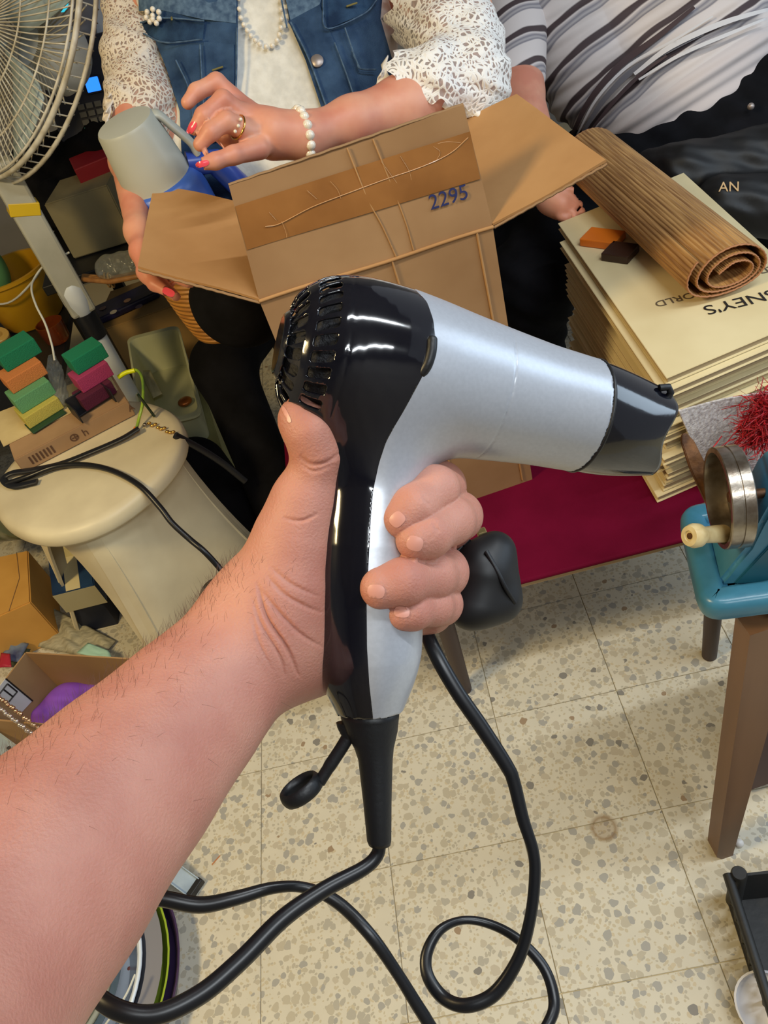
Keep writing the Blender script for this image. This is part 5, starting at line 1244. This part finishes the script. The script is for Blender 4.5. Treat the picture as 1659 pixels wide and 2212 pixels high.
# ------------------------------------------------------------------ under and around the stool
gb = thing('gift_box', 'dark blue gift box with a cream paper band under the stool', 'box', at(165, 1230, 0))
h_ = .20; top = [at(112, 1285, h_), at(203, 1262, h_), at(188, 1128, h_), at(96, 1148, h_)]
prism('carton', [np.array([p[0], p[1], .130]) for p in top], (0, 0, h_-.130), mat('navy_print', (40, 72, 112), .35, c2=(24, 44, 80), nscale=7), gb, bevel=.003)
q_ = top; up1 = np.array([0, 0, .0012])
prism('paper_band', [bl(q_, .34, -.004)+up1*0+np.array([0, 0, .0004]), bl(q_, .68, -.004)+np.array([0, 0, .0004]), bl(q_, .66, 1)+np.array([0, 0, .0004]), bl(q_, .34, 1)+np.array([0, 0, .0004])], (0, 0, .0008), mat('cream_band', (220, 206, 160), .7), gb)
prism('label', [bl(q_, .15, .50)+up1, bl(q_, .88, .50)+up1, bl(q_, .88, .66)+up1, bl(q_, .15, .66)+up1], (0, 0, .0006), mat('cream_label', (206, 192, 142), .7), gb)
fn2 = (q_[1]-q_[0]); fn2 = np.array([fn2[1], -fn2[0], 0]); fn2 /= np.linalg.norm(fn2)
prism('end_face', [q_[0]+fn2*.0006+(0, 0, -.069), q_[1]+fn2*.0006+(0, 0, -.069), q_[1]+fn2*.0006+(0, 0, -.004), q_[0]+fn2*.0006+(0, 0, -.004)], fn2*.0012, mat('grey_cream', (176, 166, 130), .7), gb)
gu = box('dark_box', (np.mean(top, axis=0)[0], np.mean(top, axis=0)[1], .0645), (.09, .16, .127), mat('dark_navy_card', (28, 34, 52), .6), rot=Matrix.Rotation(math.atan2((q_[1]-q_[0])[1], (q_[1]-q_[0])[0]), 3, 'Z')); tag(gu, 'plain dark box under the blue gift box', 'box')
yb = thing('yellow_carton', 'yellow-orange carton on the floor at the left edge', 'box', at(20, 1300, 0))
yt = [at(-90, 1370, .16), at(66, 1300, .16), at(60, 1188, .16), at(-60, 1215, .16)]
prism('carton', [np.array([p[0], p[1], .002]) for p in yt], (0, 0, .158), mat('yellow_card', (226, 172, 88), .65, c2=(208, 154, 74), nscale=6), yb, bevel=.003)
tube('fold_line', [bl(yt, .7, 0)+(0, 0, .0008), bl(yt, .85, .5)+(0, 0, .0008), bl(yt, .8, 1)+(0, 0, .0008)], .0009, card_edge, yb, seg=6)
pb2 = union([cone(at(-30, 1130, .20), at(45, 1130, .20), .055, .045), cone(at(-20, 1080, .26), at(20, 1095, .26), .05, .04)], .04)
V, Q = nets(pb2, .01, sub=2); V = V+(.005*np.sin(V[:, 0]*110+V[:, 2]*70)*np.sin(V[:, 1]*90))[:, None]*np.array([[.5, -.7, .5]]); o = mesh('plastic_bag', V, Q, mat('olive_film', (92, 98, 74), .22, c2=(150, 152, 128), nscale=25, ramp=(.5, .8))); tag(o, 'crumpled olive plastic bag on top of the yellow carton', 'bag')
def sheet(name, pts, z, amp, m, label, cat, nx=16, th=.002, f=1.0):
    V = []; Fc = []; q = [at(x, y, zz) for (x, y), zz in zip(pts, z)]
    for j in range(nx+1):
        for i in range(nx+1):
            u, v = i/nx, j/nx; P = bl(q, u, v); hgt = amp*(math.sin(u*7.1*f+v*3)*math.cos(v*6.3*f-u*2)+.5*math.sin(u*17*f+v*11))
            P = P+np.array([0, 0, abs(hgt)*math.sin(math.pi*u)**.3*math.sin(math.pi*v)**.3 if amp else 0]); V.append(P)
    for j in range(nx):
        for i in range(nx): Fc.append((j*(nx+1)+i, j*(nx+1)+i+1, (j+1)*(nx+1)+i+1, (j+1)*(nx+1)+i))
    o = mesh(name, V, Fc, m); md = o.modifiers.new('t', 'SOLIDIFY'); md.thickness = th; md.offset = 1
    if label: tag(o, label, cat)
    return o
sheet('newspaper', [(75, 1395), (215, 1425), (250, 1385), (110, 1312)], [.012, .012, .012, .04], .016, mat('newsprint', (186, 178, 150), .75, c2=(150, 144, 120), nscale=30, stretch=(1, 6, 1)), 'crumpled grey printed newspaper bag on the floor', 'newspaper')
sheet('mint_wrapper', [(165, 1410), (245, 1430), (235, 1405), (190, 1388)], [.05, .05, .05, .05], .004, mat('mint_film', (178, 220, 200), .4), 'pale mint wrapper on the crumpled newspaper', 'wrapper', nx=8)
sheet('printed_cloth', [(-40, 1440), (45, 1440), (90, 1360), (-20, 1340)], [.01, .01, .02, .02], .02, mat('patterned_cloth', (58, 44, 38), .8, c2=(84, 100, 76), nscale=14), 'dark brown and green patterned cloth by the floor carton', 'cloth')
sheet('blue_rag', [(0, 1425), (40, 1430), (62, 1390), (18, 1378)], [.045]*4, .01, mat('blue_rag', (124, 140, 160), .8, c2=(66, 74, 108), nscale=20), 'small pale blue rag on the patterned cloth', 'rag', nx=8)
sheet('red_wrapper', [(-4, 1442), (24, 1440), (22, 1412), (2, 1410)], [.065]*4, .006, mat('red_wrap', (176, 36, 60), .5), 'small red wrapper at the left edge by the rag', 'wrapper', nx=6)
# ------------------------------------------------------------------ floor carton with violet cloth
fb = thing('floor_carton', 'open brown carton on the floor behind the forearm, violet cloth inside', 'box', at(100, 1600, 0))
RZ_ = .26; r0 = at(55, 1408, RZ_); r1 = at(330, 1424, RZ_); r3 = at(-55, 1552, RZ_); r2 = r1+(r3-r0)
bt_ = [np.array([p[0], p[1], .003]) for p in (r0, r1, r2, r3)]; tp_ = [r0, r1, r2, r3]
cin_m = mat('carton_inside', (172, 136, 92), .8, c2=(156, 120, 78), nscale=5)
for k in range(4):
    j = (k+1) % 4; a_, b_ = bt_[k], bt_[j]; c_, d_ = tp_[j], tp_[k]
    inn = (np.mean(bt_, axis=0)-(a_+b_)/2); inn[2] = 0; inn /= np.linalg.norm(inn); ex = (b_-a_)/np.linalg.norm(b_-a_)*.002
    prism('side_wall', [a_+ex, b_-ex, c_-ex, d_+ex], inn*.0035, cin_m, fb)
prism('bottom', [p*.98+np.mean(bt_, axis=0)*.02 for p in bt_], (0, 0, .003), cin_m, fb)
# carton label
wA = tp_[0]*.62+tp_[3]*.38
vc = union([cone(at(105, 1560, .10), at(150, 1520, .12), .045, .04), cone(at(150, 1520, .12), at(205, 1502, .12), .04, .028), cone(at(110, 1590, .08), at(190, 1560, .08), .04, .04)], .03)
V, Q = nets(vc, .01, sub=2); V = V+(.006*np.sin(V[:, 0]*75+2*np.sin(V[:, 1]*50))*np.cos(V[:, 2]*60+V[:, 1]*40))[:, None]*np.array([[.3, -.6, .8]]); V[:, 2] = np.maximum(V[:, 2], .01)
o = mesh('violet_cloth', V, Q, mat('violet_cloth', (136, 78, 196), .8, c2=(116, 58, 176), nscale=12)); tag(o, 'crumpled violet cloth inside the open floor carton', 'cloth')
wl_n = np.cross(r3-r0, [0, 0, 1]); wl_n /= np.linalg.norm(wl_n)
if wl_n@(r1-r0) < 0: wl_n = -wl_n
def onw(x, y, o=.007):
    d = ray(x, y); return CAM+d*(((r0-CAM)@wl_n+o)/(d@wl_n))
lc = [onw(-14, 1500), onw(12, 1466), onw(70, 1514), onw(44, 1542)]
lb_ = thing('label_card', 'white card with a black square symbol in the floor carton', 'card', lc[0])
prism('card', lc, -wl_n*.0015, mat('card_white', (206, 204, 200), .6), lb_)
nl = np.array([0, 0, .0006])
tube('card_border', [lc[1]+wl_n*.001, lc[2]+wl_n*.001], .0016, inkblack, lb_, seg=6)
sq = [bl(lc, .20, .30), bl(lc, .20, .62), bl(lc, .80, .62), bl(lc, .80, .30)]
for k in range(4): tube('symbol_line', [bl(lc, *p)+wl_n*.001 for p in (((.15, .12), (.85, .12)), ((.85, .12), (.85, .48)), ((.85, .48), (.15, .48)), ((.5, .12), (.5, .48)))[k]], .0016, inkblack, lb_, seg=6)
cg = mat('rose_gold', (236, 196, 160), .2, metal=.9)
for row, (xa, ya, xb, yb_, m_, lab) in enumerate(((-10, 1500, 112, 1596, cg, 'rose gold bead chain lying across the floor carton'), (-10, 1522, 92, 1604, mat('silver_chain', (214, 200, 192), .25, metal=.8), 'silver bead chain below the rose gold chain'))):
    ch = thing('bead_chain', lab, 'chain', at(xa, ya, RZ_+.01), 'bead chains over the floor carton')
    P0, P1 = at(xa, ya, RZ_+.012), at(xb, yb_, RZ_+.012)
    for k in range(22):
        t = k/21; ball('bead', P0*(1-t)+P1*t+np.array([0, .0015*math.sin(k*2.1), .0015*math.cos(k*2.5)]), .0045, m_, ch, seg=8)
ang = thing('slotted_angle', 'grey slotted steel angle bar crossing the floor beneath the forearm', 'steel bar', at(400, 1905, .01))
A_, B_ = at(-150, 1500, RZ_+.02), at(418, 1918, .012); ax_ = (B_-A_)/np.linalg.norm(B_-A_); sd = np.cross(ax_, [0, 0, 1]); sd /= np.linalg.norm(sd); nn = np.cross(sd, ax_)
if nn[2] < 0: nn = -nn
prism('flange', [A_-sd*.018, A_+sd*.018, B_+sd*.018, B_-sd*.018], nn*.002, steel, ang)
prism('lip', [A_-sd*.018, B_-sd*.018, B_-sd*.018+nn*.010, A_-sd*.018+nn*.010], sd*.002, steel, ang)
prism('lip', [A_+sd*.016, B_+sd*.016, B_+sd*.016+nn*.010, A_+sd*.016+nn*.010], sd*.002, steel, ang)
LA = np.linalg.norm(B_-A_)
for k in range(int(LA/.033)):
    c = A_+ax_*(.015+k*.033)+nn*.0022; lathe('slot', [(0, 0), (.0042, 0), (.0042, .0004), (0, .0004)], c+sd*(.006 if k % 2 else -.006), dark_m, ang, seg=12, axis=nn)
box('end_cap', B_+ax_*.004+nn*.003, (.012, .040, .016), dark_m, ang, rot=Matrix.Rotation(math.atan2(ax_[1], ax_[0]), 3, 'Z'), bevel=.002)
# ------------------------------------------------------------------ nested dishes, lower left
NC = at(112, 2140, .06)
def dish(name, r, z, h, m, label, cat, thick=.0035, flare=.75):
    o = lathe(name, [(0, 0), (r*flare*.8, 0), (r*flare, .003), (r*.97, h*.85), (r, h), (r-thick, h), (r*.97-thick, h*.85), (r*flare-thick, .006), (0, .005)], (NC[0], NC[1], z), m, None, seg=56); tag(o, label, cat); return o
dish('purple_basin', .235, .001, .055, mat('purple_plastic', (62, 44, 84), .3), 'dark purple round basin, outermost of the nested dishes', 'basin', flare=.9)
dish('lime_bowl', .222, .009, .060, mat('lime_plastic', (150, 176, 52), .3), 'lime green round bowl inside the purple basin', 'bowl', flare=.85)
dish('grey_bowl', .214, .018, .062, mat('grey_enamel', (128, 128, 136), .4), 'plain grey wide bowl inside the lime bowl', 'bowl', .030, flare=.75)
wp = thing('enamel_dish', 'white enamel dish with a small rose print, nested in the grey bowl', 'dish', (NC[0], NC[1], .030))
lathe('dish_body', [(0, 0), (.12, 0), (.140, .004), (.170, .040), (.178, .058), (.172, .058), (.163, .040), (.135, .010), (0, .008)], (NC[0], NC[1], .030), mat('white_enamel', (206, 214, 224), .2), wp, seg=56)
tube('blue_white_rim', [(NC[0]+.1775*math.cos(a), NC[1]+.1775*math.sin(a), .0885) for a in np.linspace(0, 2*math.pi, 60, endpoint=False)], .0035, mat('rim_white', (226, 236, 246), .2), wp, seg=8, closed=True)
for (x, y, r_, c_, nm) in ((282, 2045, .0055, (156, 84, 66), 'rose_print'), (278, 2036, .004, (96, 112, 70), 'leaf_print'), (286, 2032, .0035, (120, 128, 80), 'leaf_print'), (280, 2056, .0035, (104, 104, 60), 'leaf_print'), (279, 2092, .004, (150, 90, 80), 'rose_print')):
    d = ray(x, y); 
    # meet the inside of the dish wall
    t = 1.0; 
    for _ in range(400):
        P = CAM+d*t; rr = math.hypot(P[0]-NC[0], P[1]-NC[1]); zz = P[2]-.030
        if zz < np.interp(rr, [0, .135, .163, .172], [.008, .010, .040, .058]) or zz < 0: break
        t += .001
    ball(nm, P, r_, mat('print_%d' % c_[0], c_, .5), wp, seg=8, scale=(1, 1, .35))
dish('blue_bowl', .152, .047, .058, mat('slate_enamel', (78, 98, 118), .3, c2=(60, 80, 100), nscale=30), 'slate blue bowl inside the white enamel dish', 'bowl', .012)
cr_ = thing('cream_rope', 'coil of cream rope lying in the slate blue bowl', 'rope', (NC[0], NC[1], .056))
for k, (r_, z) in enumerate(((.118, .076), (.122, .087), (.113, .097), (.108, .066), (.118, .105))):
    tube('rope_loop', [(NC[0]+r_*math.cos(a)*(1+.02*math.sin(3*a+k)), NC[1]+r_*math.sin(a), z+.002*math.sin(5*a+k)) for a in np.linspace(0, 2*math.pi, 60, endpoint=False)], .0058, mat('cream_rope', (216, 208, 178), .8, bump=.6, bscale=150), cr_, seg=8, closed=True)
o = tube('white_string', catmull([at(292, 2105, .12), at(272, 2150, .12), at(245, 2190, .12), at(215, 2230, .12)], 8), .002, white_p, None, seg=6); tag(o, 'white string hanging over the enamel dish', 'string')
# ------------------------------------------------------------------ behind the stool
tubm = mat('tub_plastic', (206, 208, 172), .35, c2=(188, 190, 152), nscale=4)
tz = .30; tbq = [np.array([-.545, 1.83, tz]), at(434, 893, tz), at(384, 704, tz), at(384, 704, tz)+(np.array([-.545, 1.83, tz])-at(434, 893, tz))]
oc = thing('olive_carton', 'pale olive carton supporting the plastic tub behind the stool', 'box', (*np.mean(tbq, axis=0)[:2], 0))
cq = np.mean(tbq, axis=0); ocq = [np.array([*(p+(p-cq)*s_)[:2], .002]) for p, s_ in zip(tbq, (-.25, .10, .0, -.2))]
prism('carton', ocq, (0, 0, tz-.125), mat('olive_card', (172, 164, 106), .7, c2=(150, 144, 90), nscale=5), oc, bevel=.003)
tub = thing('plastic_tub', 'translucent cream plastic tub behind the cream stool', 'tub', (cq[0], cq[1], tz-.12))
def rr_ring(poly, s, z, r=.035): 
    ps = rounded([np.array([*(cq+(p-cq)*s)[:2], z]) for p in poly], r, 6); return ps
rg_ = [rr_ring(tbq, .84, tz-.118), rr_ring(tbq, .97, tz-.006), rr_ring(tbq, 1.03, tz-.006), rr_ring(tbq, 1.03, tz), rr_ring(tbq, .955, tz), rr_ring(tbq, .82, tz-.112)]
V = [p for r_ in rg_ for p in r_]; n = len(rg_[0]); Fc = []
for i in range(len(rg_)-1):
    for k in range(n): Fc.append((i*n+k, i*n+(k+1) % n, (i+1)*n+(k+1) % n, (i+1)*n+k))
Fc += [tuple(range(n))[::-1], tuple((len(rg_)-1)*n+k for k in range(n))]
sharp(mesh('tub_body', V, Fc, tubm, tub), 40)
o = ball('copper_disc', (cq[0]+.03, cq[1]-.03, tz-.098), .022, mat('copper', (150, 88, 44), .35, metal=.6), seg=20, scale=(1, 1, .45)); tag(o, 'round copper-brown object inside the plastic tub', 'ornament')
o = sheet('tub_paper', [(325, 800), (350, 850), (330, 860), (300, 800)], [tz-.07]*4, .01, mat('tub_paper', (206, 200, 160), .8), 'pale crumpled paper inside the plastic tub', 'paper', nx=8)
pot = at(488, 722, .60)
rp = thing('ribbed_pot', 'orange-brown ribbed pot resting on the black trousered knee', 'pot', pot)
prf = [(0, 0), (.045, 0), (.058, .006)]
for k in range(14):
    t = k/13; r_ = .062+.045*t**.8; prf += [(r_, .010+t*.14), (r_+.0022, .0145+t*.14), (r_, .019+t*.14)]
prf += [(.114, .170), (.110, .170), (.10, .15), (.05, .02), (0, .015)]
lathe('pot_body', prf, pot, mat('orange_weave', (190, 132, 52), .45, c2=(160, 104, 36), nscale=30, stretch=(1, 1, 6)), rp, seg=44, axis=(.10, .10, 1))
# carton behind the tub
bc = thing('tan_carton', 'tan carton standing behind the plastic tub', 'box', at(310, 760, .30))
e0, e1_ = at(195, 722, .27), at(405, 650, .27)
bd = np.array([.06, .28, 0])
prism('carton', [np.array([*p[:2], .004]) for p in (e0, e1_, e1_+bd, e0+bd)], (0, 0, .266), mat('tan_card', (178, 142, 86), .7, c2=(156, 122, 70), nscale=4), bc, bevel=.003)
pp = thing('printed_packet', 'dark blue printed packet with pale round pictures on the tan carton', 'packet', at(265, 660, .272))
c = at(268, 655, .285); box('packet', c, (.24, .11, .024), mat('indigo_print', (34, 34, 84), .4, c2=(20, 20, 44), nscale=12), pp, rot=Matrix.Rotation(.25, 3, 'Z'), bevel=.006)
for x, y, cc_ in ((222, 672, (150, 120, 110)), (245, 680, (196, 190, 180)), (275, 655, (140, 112, 96)), (300, 668, (110, 90, 100))):
    P = at(x, y-6, .2982); lathe('picture', [(0, 0), (.013, 0), (.013, .0006), (0, .0006)], P, mat('pic_%d' % cc_[0], cc_, .6), pp, seg=16)
# low dark shelf behind, with the clutter on it
TZ2 = .44
ds = thing('dark_shelf', 'dark low shelf behind the stool carrying the yellow bucket', 'shelf', (-1.14, 2.24, 0))
box('shelf_top', (-1.14, 2.24, TZ2-.012), (.86, .74, .022), blackmatte, ds); 
for x in (-1.52, -.76):
    for y in (1.92, 2.55): box('shelf_post', (x, y, TZ2/2-.012), (.03, .03, TZ2-.026), blackmatte, ds)
bk_ = at(76, 684, TZ2)
bu = thing('yellow_bucket', 'yellow bucket behind the fan post with a green object in it', 'bucket', bk_)
lathe('bucket_body', [(0, 0), (.088, 0), (.092, .004), (.118, .150), (.124, .152), (.124, .162), (.114, .162), (.088, .012), (0, .010)], bk_, mat('bucket_yellow', (208, 158, 26), .4, c2=(184, 134, 18), nscale=6), bu, seg=40)
tube('bucket_handle', catmull([bk_+np.array([-.124, 0, .155]), bk_+np.array([-.08, -.10, .14]), bk_+np.array([0, -.135, .12]), bk_+np.array([.08, -.10, .14]), bk_+np.array([.124, 0, .155])], 6), .003, white_p, bu, seg=6)
gv = ell(bk_+np.array([-.045, -.02, .19]), np.eye(3), (.06, .05, .095)); V, Q = nets(gv, .012, sub=1); o = mesh('green_mitt', V, Q, mat('green_foam', (98, 156, 96), .8, bump=.4)); tag(o, 'soft green rounded object standing in the yellow bucket', 'foam')
o = lathe('tape_roll', [(.016, 0), (.032, 0), (.034, .002), (.034, .034), (.032, .036), (.016, .036), (.016, 0)], at(0, 742, TZ2+.0), mat('tape_gold', (198, 162, 88), .3), None, seg=30, axis=(.3, -.2, .9)); tag(o, 'gold-brown tape roll at the left edge below the bucket', 'tape roll')
o = lathe('amber_glass', [(0, 0), (.030, 0), (.036, .01), (.040, .06), (.037, .06), (.030, .012), (0, .010)], at(128, 735, TZ2+.001), mat('amber', (150, 72, 34), .1, trans=.6), None, seg=30); tag(o, 'amber glass cup behind the sponges', 'cup')
None and box('grey_box', at(45, 705, TZ2+.03), (.10, .08, .05), mat('beige_card', (150, 134, 110), .7), rot=Matrix.Rotation(.4, 3, 'Z'))
# back table with till, bag, cartons
BT = .62
bt2 = thing('back_table', 'dark table behind the fan holding the till and cartons', 'table', (-.40, 2.50, 0))
box('tabletop', (-.40, 2.50, BT-.015), (.56, .72, .028), blackmatte, bt2)
for x in (-.65, -.15):
    for y in (2.30, 2.83): box('leg', (x, y, BT/2-.016), (.04, .04, BT-.032), blackmatte, bt2)
oc2 = thing('olive_box', 'olive card box beside the jug forearm, on the back table', 'box', at(215, 560, BT))
p0 = at(160, 560, BT+.002); p1 = at(290, 520, BT+.002)
prism('carton', [p0, p1, p1+(.03, .16, 0), p0+(.03, .16, 0)], (0, 0, .16), mat('olive_grey', (134, 124, 92), .7), oc2, bevel=.003)
cl = union([cone(at(235, 580, BT+.038), at(290, 570, BT+.038), .034, .036)], .01); V, Q = nets(cl, .01, sub=2); V = V+(.004*np.sin(V[:, 0]*160)*np.sin(V[:, 2]*140))[:, None]*np.array([[.4, -.6, .7]])
o = mesh('clear_bag', V, Q, clearbag); tag(o, 'clear crinkled plastic bag below the olive box', 'bag')
bb = thing('bamboo_bundle', 'bundle of brown bamboo sticks tied with string beside the flap', 'bundle', at(240, 605, BT))
for k in range(7):
    j = (k % 3-1)*.010; z = BT+.008+.010*(k//3); tube('stick', [at(180, 600, z)+np.array([0, j, 0]), at(240, 606, z)+np.array([0, j, .001]), at(305, 592, z)+np.array([0, j, 0])], .0065, mat('stick_brown', (164, 116, 62), .5, c2=(136, 90, 44), nscale=40), bb, seg=8)
for x in (232, 240): 
    c = at(x, 605, BT+.012); tube('string_tie', [c+np.array([.0, .022*math.cos(a), .018*math.sin(a)]) for a in np.linspace(0, 2*math.pi, 16, endpoint=False)], .0022, mat('twine', (196, 160, 104), .9), bb, seg=6, closed=True)
o = box('red_carton', at(228, 415, BT+.10), (.10, .12, .20), mat('deep_red', (140, 12, 26), .6), rot=Matrix.Rotation(.2, 3, 'Z')); tag(o, 'deep red box standing on the back table', 'box')
o = box('blue_carton', at(192, 450, BT+.031), (.14, .10, .06), mat('slate_blue', (74, 96, 126), .6), rot=Matrix.Rotation(-.2, 3, 'Z')); tag(o, 'slate blue box beside the deep red box', 'box')
hp_ = union([cone(at(110, 400, BT+.10), at(240, 350, BT+.12), .13, .12), cone(at(130, 440, BT+.10), at(215, 495, BT+.03), .07, .035), cone(at(200, 350, BT+.14), at(300, 330, BT+.14), .11, .11)], .06)
V, Q = nets(hp_, .022, sub=1); V = V+(.014*np.sin(V[:, 0]*55)*np.sin(V[:, 2]*60+V[:, 1]*40))[:, None]*np.array([[.2, -.7, .6]]); o = mesh('black_jacket', V, Q, blackcloth); tag(o, 'heap of black clothing between the fan and the lace sleeve', 'clothes')
# card terminal / till
tm_ = thing('till', 'dark till with a bright blue screen and keypad behind the fan', 'till', D(215, 260, 2.25))
TM = basis(D(186, 300, 2.22), rt*.95+up*.2, up*.9-fw*.45)
def tbx(name, x, y, z, sx, sy, sz, m, bev=.003):
    c = TM @ Vector((x, y, z)); R3 = TM.to_3x3(); return box(name, c, (sx, sy, sz), m, tm_, rot=R3, bevel=bev)
tbx('till_body', .06, .09, -.02, .26, .30, .04, mat('till_dark', (38, 42, 60), .4), .01)
sc = tbx('screen', .065, .125, .004, .038, .034, .006, mat('screen_blue', (40, 120, 255), .3, emit=1.6), .002)
tbx('screen_frame', .065, .125, .001, .048, .044, .006, dark_m, .002)
for i in range(4):
    for j in range(5):
        c_ = (118, 116, 108)
        if i == 0 and j == 1: c_ = (50, 130, 120)
        if i == 0 and j == 0: c_ = (214, 160, 40)
        tbx('key', .015+i*.024, .002+j*.019, .003, .019, .014, .006, mat('key_%d' % c_[0], c_, .5), .001)
tbx('till_stand', .05, .07, -.06, .16, .20, .08, dark_m); box('stand_foot', (TM @ Vector((.05, .07, -.1)))-Vector((0, 0, .08)), (.12, .10, .20), dark_m, tm_)
gcn = thing('grey_chair', 'pale grey moulded seat back behind the fan and the lace sleeve', 'chair', D(200, 60, 2.7)-np.array([0, 0, .5]))
gp_ = union([chain([(160, -100, 2.62, 70), (205, 60, 2.60, 75)], .03), chain([(235, -60, 2.62, 60), (215, 150, 2.60, 38)], .03)], .08)
V, Q = nets(gp_, .02, sub=1); mesh('seat_back', V, Q, grey_p, gcn)
gp2 = chain([(185, 0, 2.50, 20), (178, 70, 2.48, 26), (200, 95, 2.50, 14)], .03); V, Q = nets(gp2, .01, sub=1); mesh('recess_trim', V, Q, mat('grey_trim', (96, 94, 100), .5), gcn)
tube('chair_post', [D(215, 150, 2.62), np.array([*D(215, 150, 2.62)[:2], .03])], .03, dark_m, gcn, seg=14)
lathe('chair_foot', [(0, 0), (.2, 0), (.2, .02), (.03, .04), (0, .04)], (*D(215, 150, 2.62)[:2], 0), dark_m, gcn, seg=30)
o = ball('cyan_lamp', D(128, 2, 2.1), .022, mat('cyan_glow', (60, 214, 240), .3, emit=.8), seg=16, scale=(1, .8, 1.2)); tag(o, 'glowing cyan light above the fan guard edge', 'lamp')
# insulated jug with grey cup lid
jd = 1.40
jg_ = thing('insulated_jug', 'blue insulated jug with a large grey cup lid held under the lace cuff', 'jug', D(350, 470, jd))
j0, j1 = D(292, 290, jd-.02), D(345, 388, jd); ja = (j0-j1); jl = np.linalg.norm(ja); ja /= jl; tilt = ja*.68+(-fw)*.60; tilt /= np.linalg.norm(tilt)
jb_ = D(338, 385, jd)
glid = mat('jug_grey', (182, 184, 176), .4, c2=(172, 174, 160), nscale=4)
jl = .105
lathe('cup_lid', [(.064, 0), (.0625, .004), (.052, jl-.006), (.049, jl-.001), (.044, jl), (0, jl)], jb_, glid, jg_, seg=44, axis=tilt)
jx = np.cross(fw, tilt); jx /= np.linalg.norm(jx)
if jx@rt < 0: jx = -jx
jf = np.cross(tilt, jx)
tube('lid_handle', catmull([jb_+tilt*(jl-.010)+jx*.040, jb_+tilt*(jl-.014)+jx*.056, jb_+tilt*(jl-.040)+jx*.068, jb_+tilt*.026+jx*.084, jb_+tilt*.006+jx*.084], 6), .015, glid, jg_, seg=12, flat=.5, flatdir=jx)
lathe('jug_body', [(0, -.15), (.072, -.15), (.078, -.14), (.078, -.02), (.070, -.004), (.064, 0), (0, 0)], jb_, mat('jug_blue', (70, 112, 206), .3, c2=(58, 96, 190), nscale=5), jg_, seg=44, axis=tilt)
tube('jug_spout', [jb_+jx*.06-tilt*.004, jb_+jx*.105-tilt*.02, jb_+jx*.13-tilt*.09], .022, mat('jug_blue_dark', (48, 78, 176), .3), jg_, seg=16)
pz = jb_-tilt*.085-jx*.0
t_ = -.085; pw = jb_+tilt*(-.10)+(-fw)*.0785
lathe('print', [(0, 0), (.020, 0), (.020, .0008), (0, .0008)], jb_-tilt*.085+(jx*.15-fw-tilt*((-fw+jx*.15)@tilt))*.0775, mat('jug_print', (120, 98, 86), .6), jg_, seg=20, axis=(jx*.15-fw-tilt*((-fw+jx*.15)@tilt)))
# black sequinned bag on the floor
sb_ = thing('black_bag', 'black bag with a row of silver beads on the floor between stool and trousers', 'bag', at(500, 1200, 0))
ff_ = union([cone(at(425, 1010, .16), at(500, 1110, .10), .085, .08), cone(at(500, 1110, .10), at(560, 1180, .07), .08, .055)], .05)
V, Q = nets(ff_, .012, sub=1); V = V+(.004*np.sin(V[:, 0]*90+V[:, 2]*70))[:, None]*np.array([[.3, -.7, .5]]); V[:, 2] = np.maximum(V[:, 2], .003)
mesh('bag_body', V, Q, blackcloth, sb_)
rs = random.Random(4)
for k in range(16):
    x, y = 478+k*5.5, 1172+k*2.3+rs.uniform(-6, 6); t_, d_ = trace(ff_, [x], [y], .004, .9, 2.4); ball('bead', CAM+d_[0]*t_[0], .0048, mat('bead_silver', (188, 188, 184), .25, metal=.6), sb_, seg=8)
